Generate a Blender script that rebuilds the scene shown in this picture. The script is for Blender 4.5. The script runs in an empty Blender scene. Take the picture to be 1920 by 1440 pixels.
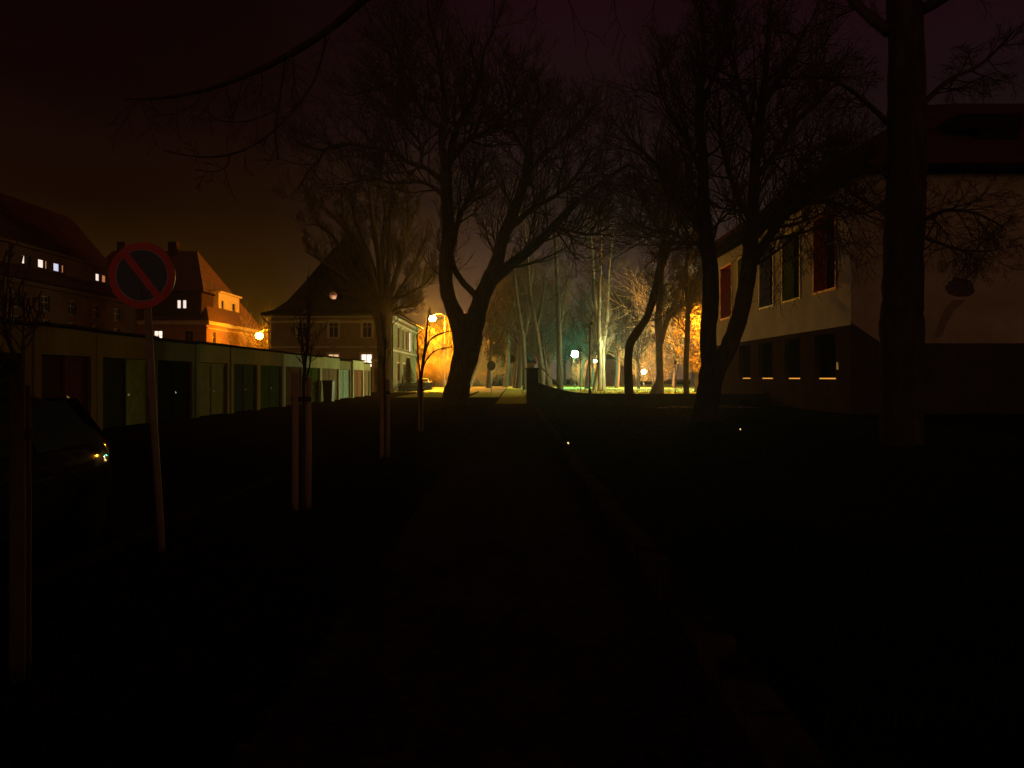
import bpy, math, random
from mathutils import Vector, Matrix, noise
R = math.radians
sc = bpy.context.scene
COL = sc.collection
F = 1443.0; CX = 960.0; HY = 708.0; EYE = 1.6       # photograph pixels: focal length, centre, horizon; eye height in metres

# ------------------------------------------------------------------ camera
cd = bpy.data.cameras.new('camera'); cam = bpy.data.objects.new('camera', cd); COL.objects.link(cam)
cam.location = (0, 0, EYE); cam.rotation_euler = (R(90), 0, 0)
cd.sensor_width = 36.0; cd.lens = 36.0 * F / 1920.0
cd.shift_y = -12.0 / 1920.0
cd.clip_start = 0.05; cd.clip_end = 3000
sc.camera = cam
sc.view_settings.view_transform = 'Standard'
try: sc.view_settings.look = 'None'
except Exception: pass
sc.view_settings.exposure = 0.0; sc.view_settings.gamma = 1.0; sc.view_settings.use_curve_mapping = False
sc.render.engine = 'CYCLES'
cy = sc.cycles
cy.use_denoising = True; cy.max_bounces = 5; cy.diffuse_bounces = 2; cy.glossy_bounces = 2
cy.transmission_bounces = 4; cy.volume_bounces = 0; cy.transparent_max_bounces = 6
cy.sample_clamp_indirect = 3.0; cy.sample_clamp_direct = 0.0
cy.caustics_reflective = False; cy.caustics_refractive = False
cy.volume_step_rate = 8.0

# ------------------------------------------------------------------ world: night sky with town glow
w = bpy.data.worlds.new('World'); sc.world = w; w.use_nodes = True
nt = w.node_tree; nt.nodes.clear(); N = nt.nodes.new; L = nt.links.new
out = N('ShaderNodeOutputWorld'); bg = N('ShaderNodeBackground'); L(bg.outputs[0], out.inputs[0])
tc = N('ShaderNodeTexCoord'); sp = N('ShaderNodeSeparateXYZ'); L(tc.outputs['Generated'], sp.inputs[0])
def ramp(stops):
    r = N('ShaderNodeValToRGB'); e = r.color_ramp.elements
    e[0].position, e[0].color = stops[0][0], (*stops[0][1], 1)
    e[1].position, e[1].color = stops[-1][0], (*stops[-1][1], 1)
    for p, c in stops[1:-1]:
        k = e.new(p); k.color = (*c, 1)
    L(sp.outputs['Z'], r.inputs[0]); return r
SKY_L = [(0.0, (.095,.038,.0018)), (.06, (.056,.0225,.0014)), (.12, (.028,.0108,.0010)), (.2, (.0105,.0034,.0010)), (.32, (.0050,.0011,.0011)), (.5, (.0034,.0007,.0010)), (1, (.003,.0008,.001))]
SKY_R = [(0.0, (.13,.070,.042)), (.08, (.095,.051,.034)), (.14, (.045,.024,.018)), (.22, (.0150,.0078,.0070)), (.32, (.0105,.0038,.0052)), (.46, (.0105,.0018,.0044)), (1, (.006,.0012,.0025))]
rl = ramp(SKY_L); rr = ramp(SKY_R)
mr = N('ShaderNodeMapRange'); mr.inputs['From Min'].default_value = -.30; mr.inputs['From Max'].default_value = -.02
L(sp.outputs['X'], mr.inputs['Value'])
mx = N('ShaderNodeMix'); mx.data_type = 'RGBA'; L(mr.outputs[0], mx.inputs[0]); L(rl.outputs[0], mx.inputs[6]); L(rr.outputs[0], mx.inputs[7])
nz = N('ShaderNodeTexNoise'); nz.inputs['Scale'].default_value = 3.5; nz.inputs['Detail'].default_value = 4
mp = N('ShaderNodeMapping'); mp.inputs['Scale'].default_value = (1, 1, 2.5); L(tc.outputs['Generated'], mp.inputs[0]); L(mp.outputs[0], nz.inputs['Vector'])
m2 = N('ShaderNodeMapRange'); m2.inputs['To Min'].default_value = .6; m2.inputs['To Max'].default_value = 1.4; L(nz.outputs[0], m2.inputs['Value'])
vm = N('ShaderNodeVectorMath'); vm.operation = 'SCALE'; L(mx.outputs[2], vm.inputs[0]); L(m2.outputs[0], vm.inputs['Scale'])
sk = N('ShaderNodeTexSky'); sk.sky_type = 'NISHITA'; sk.sun_disc = False; sk.sun_elevation = R(-4); sk.sun_rotation = R(200)
vs = N('ShaderNodeVectorMath'); vs.operation = 'SCALE'; vs.inputs['Scale'].default_value = .0015; L(sk.outputs[0], vs.inputs[0])
va = N('ShaderNodeVectorMath'); va.operation = 'ADD'; L(vm.outputs[0], va.inputs[0]); L(vs.outputs[0], va.inputs[1])
# added fill: town glow in the unseen sky behind and beside the photographer
tg = N('ShaderNodeMapRange'); tg.interpolation_type = 'SMOOTHSTEP'; tg.inputs['From Min'].default_value = .62; tg.inputs['From Max'].default_value = .15; L(sp.outputs['Y'], tg.inputs['Value'])
tr = ramp([(0.0, (.23,.115,.066)), (.15, (.16,.078,.045)), (.4, (.040,.016,.013)), (.7, (0,0,0)), (1, (0,0,0))])
tv = N('ShaderNodeVectorMath'); tv.operation = 'SCALE'; L(tr.outputs[0], tv.inputs[0]); L(tg.outputs[0], tv.inputs['Scale'])
ta = N('ShaderNodeVectorMath'); ta.operation = 'ADD'; L(va.outputs[0], ta.inputs[0]); L(tv.outputs[0], ta.inputs[1])
L(ta.outputs[0], bg.inputs[0]); bg.inputs[1].default_value = 0.9

# ------------------------------------------------------------------ helpers
def at(px, py, Y):
    return Vector(((px-CX)/F*Y, Y, EYE-(py-HY)/F*Y))
def ux(px, Y): return (px-CX)/F*Y
def uz(py, Y): return EYE-(py-HY)/F*Y

def _mixcol(n, l, fac, a, b):
    m = n('ShaderNodeMix'); m.data_type = 'RGBA'; l(fac, m.inputs[0]); m.inputs[6].default_value = (*a, 1); m.inputs[7].default_value = (*b, 1); return m.outputs[2]
MATS = {}
def mat(name, col, rough=.8, col2=None, scale=3.0, bump=0.0, bscale=None, stretch=(1,1,1), metal=0.0, spec=.5, pattern=None, emit=None, estr=0.0):
    if name in MATS: return MATS[name]
    m = bpy.data.materials.new(name); m.use_nodes = True; t = m.node_tree; n = t.nodes.new; l = t.links.new
    b = t.nodes['Principled BSDF']; b.inputs['Roughness'].default_value = rough; b.inputs['Metallic'].default_value = metal
    b.inputs['Specular IOR Level'].default_value = 0.0 if rough >= .85 else spec      # chalky, weathered surfaces have no sheen
    c2 = col2 or tuple(x*.6 for x in col)
    tcn = n('ShaderNodeTexCoord'); mpn = n('ShaderNodeMapping'); mpn.inputs['Scale'].default_value = stretch; l(tcn.outputs['Object'], mpn.inputs[0])
    no = n('ShaderNodeTexNoise'); no.inputs['Scale'].default_value = scale; no.inputs['Detail'].default_value = 6; no.inputs['Roughness'].default_value = .65; l(mpn.outputs[0], no.inputs['Vector'])
    cr = n('ShaderNodeValToRGB'); cr.color_ramp.elements[0].position = .33; cr.color_ramp.elements[1].position = .68
    cr.color_ramp.elements[0].color = (*c2, 1); cr.color_ramp.elements[1].color = (*col, 1); l(no.outputs[0], cr.inputs[0])
    colout = cr.outputs[0]; h = no.outputs[0]
    if pattern == 'tiles':
        br = n('ShaderNodeTexBrick'); br.inputs['Scale'].default_value = 1.0; br.inputs['Brick Width'].default_value = .28; br.inputs['Row Height'].default_value = .3; br.inputs['Mortar Size'].default_value = .03
        mp2 = n('ShaderNodeMapping'); mp2.inputs['Rotation'].default_value = (R(90), 0, 0); l(tcn.outputs['Object'], mp2.inputs[0]); l(mp2.outputs[0], br.inputs['Vector'])
        mm = n('ShaderNodeMix'); mm.data_type = 'RGBA'; mm.blend_type = 'MULTIPLY'; mm.inputs[0].default_value = .5; l(colout, mm.inputs[6]); l(br.outputs[0], mm.inputs[7]); colout = mm.outputs[2]
    if pattern == 'planks':
        wv = n('ShaderNodeTexWave'); wv.inputs['Scale'].default_value = 2.2; wv.bands_direction = 'Y'; wv.wave_profile = 'SAW'; l(tcn.outputs['Object'], wv.inputs['Vector'])
        c3 = n('ShaderNodeValToRGB'); c3.color_ramp.elements[0].color = (.35,.35,.35,1); c3.color_ramp.elements[1].position = .15; c3.color_ramp.elements[1].color = (1,1,1,1); l(wv.outputs[0], c3.inputs[0])
        mm = n('ShaderNodeMix'); mm.data_type = 'RGBA'; mm.blend_type = 'MULTIPLY'; mm.inputs[0].default_value = .8; l(colout, mm.inputs[6]); l(c3.outputs[0], mm.inputs[7]); colout = mm.outputs[2]; h = wv.outputs[0]
    l(colout, b.inputs['Base Color'])
    if bump:
        if bscale:
            n2 = n('ShaderNodeTexNoise'); n2.inputs['Scale'].default_value = bscale; n2.inputs['Detail'].default_value = 5; l(mpn.outputs[0], n2.inputs['Vector']); h = n2.outputs[0]
        bp = n('ShaderNodeBump'); bp.inputs['Strength'].default_value = bump; bp.inputs['Distance'].default_value = .03; l(h, bp.inputs['Height']); l(bp.outputs[0], b.inputs['Normal'])
    if emit:
        b.inputs['Emission Color'].default_value = (*emit, 1); b.inputs['Emission Strength'].default_value = estr
    MATS[name] = m; return m

BARK = mat('bark', (.075,.055,.042), .95, (.035,.026,.02), 6, .9, 14, (1,1,.25))
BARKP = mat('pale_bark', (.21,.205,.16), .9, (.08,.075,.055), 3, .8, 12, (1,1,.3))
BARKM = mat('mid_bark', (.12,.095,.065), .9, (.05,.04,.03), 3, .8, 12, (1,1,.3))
TWIG = mat('twig_bark', (.10,.07,.05), .9, (.05,.036,.028), 4)
TWIGO = mat('lamplit_twig', (.48,.34,.18), .9, (.24,.16,.09), 4)  # lighter copy of the twigs, with lamp glow put into the colour
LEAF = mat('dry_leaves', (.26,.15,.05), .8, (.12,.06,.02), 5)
NEEDLE = mat('conifer_needles', (.035,.06,.03), .8, (.015,.03,.015), 6)
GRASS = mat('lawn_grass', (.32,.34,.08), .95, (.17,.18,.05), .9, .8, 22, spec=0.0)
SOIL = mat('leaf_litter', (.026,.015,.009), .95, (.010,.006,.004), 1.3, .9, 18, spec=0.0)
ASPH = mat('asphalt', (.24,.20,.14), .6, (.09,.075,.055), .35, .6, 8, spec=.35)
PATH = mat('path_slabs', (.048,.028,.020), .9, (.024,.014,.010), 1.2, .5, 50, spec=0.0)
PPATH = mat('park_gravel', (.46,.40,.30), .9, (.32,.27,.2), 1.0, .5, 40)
STONE = mat('kerb_stone', (.075,.054,.028), .95, (.012,.009,.006), 3, .8, 25, spec=.0)
CONC = mat('concrete', (.30,.29,.22), .85, (.17,.16,.11), 1.2, .5, 20)
WOOD = mat('stake_wood', (.40,.27,.14), .8, (.22,.14,.07), 4, .6, 18, (1,1,.15))
STEEL = mat('galvanised_steel', (.42,.40,.34), .45, (.28,.26,.22), 5, metal=.6)
DARKM = mat('dark_painted_metal', (.02,.02,.02), .5, (.012,.012,.012), 5)
GLASS = mat('dark_glass', (.012,.014,.016), .2, (.01,.012,.014), 2, spec=.2)
FRAMEW = mat('white_frame', (.50,.48,.38), .6, (.36,.34,.26), 4)
ROOF = mat('roof_tiles', (.020,.009,.007), .95, (.012,.006,.005), 2, .6, 8, pattern='tiles')
ROOFR = mat('red_roof_tiles', (.20,.055,.022), .8, (.11,.030,.014), 2, .6, 8, pattern='tiles')

class MB:
    def __init__(s): s.v = []; s.f = []
    def quad(s, *p):
        i = len(s.v); s.v += [tuple(q) for q in p]; s.f.append(tuple(range(i, i+len(p))))
    def box(s, a, b):
        x0,y0,z0 = a; x1,y1,z1 = b; i = len(s.v)
        s.v += [(x0,y0,z0),(x1,y0,z0),(x1,y1,z0),(x0,y1,z0),(x0,y0,z1),(x1,y0,z1),(x1,y1,z1),(x0,y1,z1)]
        s.f += [tuple(i+k for k in q) for q in ((0,3,2,1),(4,5,6,7),(0,1,5,4),(1,2,6,5),(2,3,7,6),(3,0,4,7))]
    def bar(s, a, b, wx, wy=None):
        a = Vector(a); b = Vector(b); s.tube([a, b], [wx*.7071]*2, 4, True)
    def tube(s, pts, rad, n=6, cap=True):
        pts = [Vector(p) for p in pts]; base = len(s.v); u = None
        for k, p in enumerate(pts):
            t = (pts[min(k+1, len(pts)-1)] - pts[max(k-1, 0)])
            if t.length < 1e-9: t = Vector((0,0,1))
            t.normalize()
            if u is None:
                u = t.orthogonal(); u.normalize()
            else:
                u = u - t*u.dot(t)
                if u.length < 1e-6: u = t.orthogonal()
                u.normalize()
            v = t.cross(u); r = rad[k]
            for j in range(n):
                a = 2*math.pi*(j+.5)/n
                s.v.append(tuple(p + (u*math.cos(a) + v*math.sin(a))*r))
        for k in range(len(pts)-1):
            for j in range(n):
                a = base+k*n+j; b = base+k*n+(j+1) % n
                s.f.append((a, b, b+n, a+n))
        if cap:
            s.f.append(tuple(base+j for j in reversed(range(n)))); e = base+(len(pts)-1)*n; s.f.append(tuple(e+j for j in range(n)))
    def sphere(s, c, r, nu=12, nv=8, sq=(1,1,1)):
        c = Vector(c); base = len(s.v)
        for i in range(1, nv):
            th = math.pi*i/nv
            for j in range(nu):
                ph = 2*math.pi*j/nu
                s.v.append((c.x+r*sq[0]*math.sin(th)*math.cos(ph), c.y+r*sq[1]*math.sin(th)*math.sin(ph), c.z+r*sq[2]*math.cos(th)))
        s.v.append((c.x,c.y,c.z+r*sq[2])); s.v.append((c.x,c.y,c.z-r*sq[2])); T = len(s.v)-2; B = T+1
        for i in range(nv-2):
            for j in range(nu):
                a = base+i*nu+j; b = base+i*nu+(j+1) % nu; s.f.append((a, a+nu, b+nu, b))
        for j in range(nu):
            s.f.append((T, base+j, base+(j+1) % nu)); e = base+(nv-2)*nu; s.f.append((B, e+(j+1) % nu, e+j))
    def lathe(s, prof, n=16, c=(0,0,0)):
        base = len(s.v)
        for r, z in prof:
            for j in range(n):
                a = 2*math.pi*j/n; s.v.append((c[0]+r*math.cos(a), c[1]+r*math.sin(a), c[2]+z))
        for k in range(len(prof)-1):
            for j in range(n):
                a = base+k*n+j; b = base+k*n+(j+1) % n; s.f.append((a, b, b+n, a+n))
        s.f.append(tuple(base+j for j in reversed(range(n)))); e = base+(len(prof)-1)*n; s.f.append(tuple(e+j for j in range(n)))
    def build(s, name, m, parent=None, smooth=False, bevel=0.0, origin=None):
        me = bpy.data.meshes.new(name)
        o0 = Vector(origin) if origin is not None else Vector((0,0,0))
        vs_ = [(a-o0.x, b-o0.y, c-o0.z) for a, b, c in s.v] if origin is not None else s.v
        me.from_pydata(vs_, [], s.f)
        if smooth: me.polygons.foreach_set('use_smooth', [True]*len(me.polygons))
        me.update(); me.materials.append(m)
        o = bpy.data.objects.new(name, me); COL.objects.link(o)
        if origin is not None: o.location = o0
        if parent: o.parent = parent
        if bevel:
            b = o.modifiers.new('edge', 'BEVEL'); b.width = bevel; b.segments = 2; b.limit_method = 'ANGLE'
        return o
def tag(o, label=None, cat=None, group=None, kind=None):
    if label: o['label'] = label
    if cat: o['category'] = cat
    if group: o['group'] = group
    if kind: o['kind'] = kind
    return o
def thing(name, label, cat, loc=(0,0,0), rz=0, group=None):
    o = bpy.data.objects.new(name, None); COL.objects.link(o); o.location = loc; o.rotation_euler = (0,0,rz)
    o.empty_display_size = .3
    return tag(o, label, cat, group)
def kids(o): return list(o.children)
def copy_tree(o, parent=None):
    c = o.copy(); COL.objects.link(c)
    if parent: c.parent = parent
    for ch in kids(o): copy_tree(ch, c)
    return c
def rel(root, p):          # world point -> local point of an unrotated root
    return Vector(p) - Vector(root.location)

# ------------------------------------------------------------------ the ground
def grid(x0, x1, y0, y1, nx, ny, zf):
    m = MB()
    for j in range(ny+1):
        for i in range(nx+1):
            x = x0+(x1-x0)*i/nx; y = y0+(y1-y0)*j/ny; m.v.append((x, y, zf(x, y)))
    for j in range(ny):
        for i in range(nx):
            a = j*(nx+1)+i; m.f.append((a, a+1, a+nx+2, a+nx+1))
    return m
g = MB(); GR = 700
nr = 48
g.v.append((0, 60, 0)); rings = [8, 20, 45, 90, 180, 350, GR]
for r in rings:
    for k in range(nr): g.v.append((r*math.cos(2*math.pi*k/nr), 60+r*math.sin(2*math.pi*k/nr), 0))
for k in range(nr): g.f.append((0, 1+k, 1+(k+1) % nr))
for q in range(len(rings)-1):
    for k in range(nr):
        a = 1+q*nr+k; b = 1+q*nr+(k+1) % nr; g.f.append((a, a+nr, b+nr, b))
tag(g.build('ground', SOIL), kind='structure')
tag(grid(-1.15, 1.05, -3, 84, 8, 200, lambda x, y: .006+.004*noise.noise(Vector((x*1.5, y*.5, 0)))).build('footpath', PATH), kind='structure')
tag(grid(-9.9, -3.75, -6, 84, 6, 120, lambda x, y: .005+.01*abs(noise.noise(Vector((x*.5, y*.3, 3))))).build('lane', mat('lane_surface', (.018,.013,.009), .95, (.009,.006,.004), .8, .5, 40, spec=.0)), kind='structure')
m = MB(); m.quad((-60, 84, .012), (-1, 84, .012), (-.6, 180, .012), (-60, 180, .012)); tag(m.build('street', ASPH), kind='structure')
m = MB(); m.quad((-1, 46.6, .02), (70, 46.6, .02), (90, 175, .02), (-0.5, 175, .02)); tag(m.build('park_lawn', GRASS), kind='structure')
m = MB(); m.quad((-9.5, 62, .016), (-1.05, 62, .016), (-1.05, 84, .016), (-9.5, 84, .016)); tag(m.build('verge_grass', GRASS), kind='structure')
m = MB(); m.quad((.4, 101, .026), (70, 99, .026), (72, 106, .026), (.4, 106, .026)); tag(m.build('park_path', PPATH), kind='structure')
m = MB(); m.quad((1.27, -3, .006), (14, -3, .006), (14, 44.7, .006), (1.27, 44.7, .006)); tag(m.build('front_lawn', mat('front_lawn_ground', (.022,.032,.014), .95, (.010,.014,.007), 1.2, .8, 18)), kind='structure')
m = MB(); m.quad((7.5, 40.2, .012), (13.0, 40.2, .012), (13.0, 43.6, .012), (9.0, 43.6, .012)); tag(m.build('lit_strip', PPATH), kind='structure')  # dimly lit ground before the low wall, painted as a pale gravel strip
# kerb of rough stones along the right edge of the footpath
m = MB(); rnd = random.Random(5); y = -3.0
while y < 44.5:
    l_ = rnd.uniform(.5, .95); dx = rnd.uniform(-.02, .02); h = .12+rnd.uniform(-.015, .02)
    m.box((1.06+dx, y+.012, -.1), (1.26+dx, y+l_-.012, h)); y += l_
o = m.build('kerb', STONE, bevel=.012); tag(o, kind='structure')
m = MB(); y = -6.0
while y < 84:
    l_ = rnd.uniform(.9, 1.0); m.box((-3.74, y+.01, -.1), (-3.60, y+l_-.01, .11+rnd.uniform(-.01, .01))); y += l_
o = m.build('kerb', mat('dark_kerb', (.022,.015,.010), .95, (.012,.008,.006), 3, .6, 20), bevel=.012); tag(o, kind='structure')

# ------------------------------------------------------------------ trees
class Tree:
    def __init__(s, seed, rmin=.006): s.t = MB(); s.c = MB(); s.r = random.Random(seed); s.rmin = rmin
    def perp(s, d):
        v = Vector((s.r.gauss(0,1), s.r.gauss(0,1), s.r.gauss(0,1))); v = v - d*v.dot(d)
        if v.length < 1e-5: v = d.orthogonal()
        return v.normalized()
    def branch(s, p, d, Lg, r, lev, maxlev, nch, tropism=.12, wob=.28, flat=1.0):
        d = d.normalized(); n = 5 if lev <= 2 else 3
        pts = [p.copy()]; q = p.copy()
        for i in range(n):
            d = (d + s.perp(d)*s.r.uniform(0, wob) + Vector((0,0,tropism))).normalized()
            q = q + d*(Lg/n); pts.append(q.copy())
        rad = [max(s.rmin, r*(1-.8*i/n)) for i in range(n+1)]
        s.c.tube(pts, rad, 5 if lev <= 1 else (4 if lev == 2 else 3), lev <= 1)
        if lev >= maxlev: return
        k = nch[min(lev, len(nch)-1)]
        for i in range(k):
            f = .22+.78*(i+s.r.random()*.8)/k; f = min(f, 1.0)
            x = f*n; a = min(int(x), n-1); pos = pts[a].lerp(pts[a+1], x-a); tg = (pts[a+1]-pts[a]).normalized()
            ang = s.r.uniform(.5, 1.0); nd = tg*math.cos(ang) + s.perp(tg)*math.sin(ang)
            s.branch(pos, nd, Lg*s.r.uniform(.38, .62)*(1.15-.45*f), max(s.rmin, rad[a]*.6), lev+1, maxlev, nch, tropism, wob)
    def limb(s, pts, rad, n=12, jag=0.0, main=True):
        # a guided limb: smooth the polyline first
        P = [Vector(p) for p in pts]; fine = []; fr = []
        for i in range(len(P)-1):
            a = P[max(i-1,0)]; b = P[i]; c = P[i+1]; d = P[min(i+2, len(P)-1)]
            st = 4
            for k in range(st):
                t = k/st
                q = .5*((2*b) + (c-a)*t + (2*a-5*b+4*c-d)*t*t + (3*b-a-3*c+d)*t**3)
                rr_ = rad[i]*(1-t)+rad[i+1]*t
                q = q + Vector((s.r.uniform(-1,1), s.r.uniform(-1,1), 0))*rr_*jag
                fine.append(q); fr.append(rr_*(1+s.r.uniform(-.04,.04)))
        fine.append(P[-1]); fr.append(rad[-1])
        (s.t if main else s.c).tube(fine, fr, n)
        return fine, fr
    def sprout(s, fine, fr, n, Lg, f0=.2, maxlev=3, nch=(0,8,6,4), tropism=.12, wob=.28, spread=(.55,1.15), bias=None):
        N_ = len(fine)-1
        for i in range(n):
            f = f0+(1-f0)*(i+s.r.random())/n; x = min(f, .999)*N_; a = int(x)
            pos = fine[a].lerp(fine[a+1], x-a); tg = (fine[a+1]-fine[a]).normalized()
            ang = s.r.uniform(*spread); pv = s.perp(tg)
            if bias is not None: pv = (pv + bias).normalized()
            nd = tg*math.cos(ang)+pv*math.sin(ang)
            LL = Lg*s.r.uniform(.5, 1.1)*(1.15-.5*f)
            s.branch(pos, nd, LL, max(s.rmin, min(fr[a]*.5, LL*.022)), 1, maxlev, nch, tropism, wob)
    def done(s, name, label, tm, cm, base, group=None, cat='tree'):
        root = thing(name, label, cat, base, 0, group)
        s.t.build('trunk', tm, None, True, origin=base)
        o = bpy.data.objects[-1] if False else None
        return root
def finish_tree(T, name, label, tm, cm, base, group=None, cat='tree', crown='crown'):
    root = thing(name, label, cat, base, 0, group); b = Vector(base)
    for mb, nm, mt in ((T.t, 'trunk', tm), (T.c, crown, cm)):
        if not mb.v: continue
        mb.v = [(x-b.x, y-b.y, z-b.z) for x, y, z in mb.v]
        mb.build(nm, mt, root, True)
    return root
def pxlimb(T, Y, pts, n=12, main=True, jag=.03, dy=0.0, drift=0.0):
    # pts: (px, py, width px); drift moves the limb in depth along its length
    k = len(pts); P = []; Rr = []
    for i, (px, py, w_) in enumerate(pts):
        yy = Y+dy+drift*i/max(1, k-1)
        P.append(at(px, py, yy)); Rr.append(max(T.rmin, w_*.5/F*yy))
    return T.limb(P, Rr, n, jag, main)

def flare(T, base, r, n=7, seed=1):
    rr_ = random.Random(seed)
    for i in range(n):
        a = 2*math.pi*(i+rr_.random()*.5)/n; b = Vector(base); d = Vector((math.cos(a), math.sin(a), 0))
        T.t.tube([b+d*r*.22+Vector((0,0,r*1.7)), b+d*r*.60+Vector((0,0,r*.8)), b+d*r*.95+Vector((0,0,r*.25)), b+d*r*1.5+Vector((0,0,-.12))], [r*.2, r*.30, r*.22, r*.08], 7)

# T1 great tree beside the path ---------------------------------------------------
T = Tree(11, .011); Y = 44
f, r = pxlimb(T, Y, [(853,766,60),(856,742,50),(864,700,43),(874,648,46),(877,620,52),(878,600,44),(878,590,22)], 18, jag=.05)
flare(T, at(853,762,Y), .75, 8)
f, r = pxlimb(T, Y, [(862,712,30),(869,660,36),(861,610,35),(843,564,27),(836,525,26),(836,485,26),(841,440,25),(838,380,23),(836,322,22)], 14, jag=.05); T.sprout(f, r, 16, 3.6, .45, nch=(0,7,5,5))
A = [[(836,330,16),(828,262,14),(834,205,12),(830,150,10),(822,95,7),(806,40,5),(800,-20,3)],
     [(838,320,15),(852,255,13),(864,225,11),(890,182,9),(902,140,7),(908,95,5),(930,50,3)],
     [(838,312,13),(872,268,10),(905,250,9),(940,236,7),(985,228,5),(1030,205,3)],
     [(837,345,12),(800,316,9),(765,304,9),(735,284,8),(695,276,7),(650,270,7),(612,280,6),(598,300,5),(578,322,4),(560,352,3)],
     [(831,240,10),(800,222,8),(782,190,7),(742,166,6),(700,166,5),(660,180,3)],
     [(838,372,9),(795,342,7),(740,344,6),(700,335,4),(650,345,3)],
     [(846,470,12),(858,420,10),(868,392,9),(884,365,8),(890,335,6),(905,300,4)],
     [(782,190,6),(770,140,5),(748,100,4),(735,60,3)],
     [(790,312,7),(788,270,6),(760,235,5),(742,200,4)]]
for i, a in enumerate(A):
    f, r = pxlimb(T, Y, a, 8, main=i < 3, jag=.12, drift=(-3, 2, 3, -2, 3, -3, 2, 1, -1)[i]); T.sprout(f, r, 24, 4.0, .12, nch=(0,7,5,5))
f, r = pxlimb(T, Y, [(868,712,30),(880,660,38),(889,610,38),(902,562,32),(919,522,30),(932,490,26),(942,450,23),(962,400,20),(980,352,18),(988,312,15),(992,270,11),(1000,228,8),(1010,180,5),(1004,130,3)], 14, jag=.06); T.sprout(f, r, 28, 4.0, .3, nch=(0,7,5,5))
A = [[(922,528,22),(944,508,21),(980,479,19),(1009,454,18),(1042,421,16),(1074,385,13),(1092,370,10),(1140,332,7),(1180,308,4)],
     [(955,430,13),(1000,390,10),(1040,368,8),(1080,330,6),(1110,280,4)],
     [(985,330,10),(1020,290,8),(1070,250,6),(1110,200,4)],
     [(1036,430,9),(1060,430,7),(1110,440,5),(1150,420,3)],
     [(990,290,9),(960,240,7),(955,190,5),(970,140,3)]]
for i, a in enumerate(A):
    f, r = pxlimb(T, Y, a, 8, main=i < 1, jag=.1, drift=(3,-3,2,-2,1)[i]); T.sprout(f, r, 22, 4.0, .12, nch=(0,7,5,5))
pxlimb(T, Y, [(905,572,14),(889,551,13),(866,527,12),(851,502,12),(843,470,12)], 8, jag=.1)
finish_tree(T, 'bare_tree', 'massive leaning bare tree at the end of the dark footpath, its trunk forking low', BARK, TWIG, at(853,764,Y))

# T2 pollarded tree before the villa ----------------------------------------------
T = Tree(22, .016); Y = 80
f, r = pxlimb(T, Y, [(722,742,34),(721,700,27),(720,640,27),(719,600,34),(716,574,44),(722,560,30)], 14, jag=.06); flare(T, at(722,738,Y), .75, 6)
A = [[(712,580,15),(700,525,13),(682,472,10),(642,422,7),(600,384,4)], [(716,575,14),(712,500,12),(700,425,9),(692,352,5)], [(720,575,14),(728,505,12),(731,440,9),(736,362,5)],
     [(724,575,13),(744,512,11),(760,452,8),(778,398,4)], [(728,578,13),(760,530,11),(780,492,8),(802,440,4)], [(705,585,11),(660,530,8),(618,500,6),(572,470,3)],
     [(712,600,12),(698,580,10),(682,560,7),(640,548,5)], [(730,590,8),(750,577,6),(764,576,5)], [(712,560,10),(676,490,8),(650,440,5),(640,370,3)], [(722,560,10),(716,470,8),(722,400,6),(712,340,3)],
     [(715,560,9),(672,520,7),(622,440,5),(586,420,3)], [(728,565,8),(775,545,6),(800,530,4),(820,500,3)], [(716,560,9),(690,470,7),(664,410,5),(664,350,3)], [(724,560,9),(752,490,7),(765,420,5),(762,360,3)]]
for i, a in enumerate(A):
    f, r = pxlimb(T, Y, a, 7, main=False, jag=.1, drift=(i % 5-2)*1.5); T.sprout(f, r, 18, 2.9, .25, tropism=.2, spread=(.35,.8))
finish_tree(T, 'pollarded_tree', 'knobbly pollarded tree with a broom of shoots, standing before the villa', BARK, TWIG, at(722,740,Y))

# T3 forked tree right of the lawn --------------------------------------------------
T = Tree(33, .0075); Y = 28
f, r = pxlimb(T, Y, [(1320,792,54),(1325,760,46),(1331,720,43),(1337,690,50)], 18, jag=.04); flare(T, at(1321,790,Y), .5, 8)
f, r = pxlimb(T, Y, [(1334,700,36),(1329,660,32),(1328,620,30),(1333,560,31),(1331,500,29),(1324,440,27),(1319,380,22),(1318,300,18),(1312,200,14),(1320,100,10),(1315,10,7),(1318,-60,4)], 14, jag=.05); T.sprout(f, r, 36, 3.3, .35, nch=(0,7,5,5))
f2, r2 = pxlimb(T, Y, [(1342,695,34),(1366,652,32),(1384,602,31),(1396,552,30),(1404,502,30),(1408,450,25),(1412,390,22),(1415,330,20),(1419,262,17),(1431,180,13),(1440,80,9),(1446,-10,5)], 14, jag=.05); T.sprout(f2, r2, 36, 3.3, .35, nch=(0,7,5,5))
A = [[(1320,432,16),(1292,402,13),(1270,372,12),(1248,330,10),(1202,280,7),(1170,250,4)],
     [(1404,502,22),(1430,461,18),(1465,412,15),(1500,380,11),(1540,352,8),(1600,326,6),(1655,320,4)],
     [(1415,335,14),(1450,292,12),(1490,232,9),(1542,180,6),(1570,120,3)],
     [(1419,262,11),(1392,182,9),(1372,90,6),(1360,10,3)],
     [(1410,420,13),(1374,345,10),(1352,262,8),(1350,190,5)],
     [(1465,412,10),(1480,350,8),(1520,290,6),(1580,250,4)],
     [(1318,330,10),(1290,270,8),(1250,200,6),(1230,130,4)],
     [(1312,210,9),(1340,140,7),(1380,60,5)],
     [(1431,190,9),(1480,120,7),(1510,50,5)],
     [(1500,380,9),(1560,380,6),(1620,400,4),(1660,380,3)],
     [(1324,450,10),(1290,455,8),(1250,430,6),(1210,440,3)]]
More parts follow.
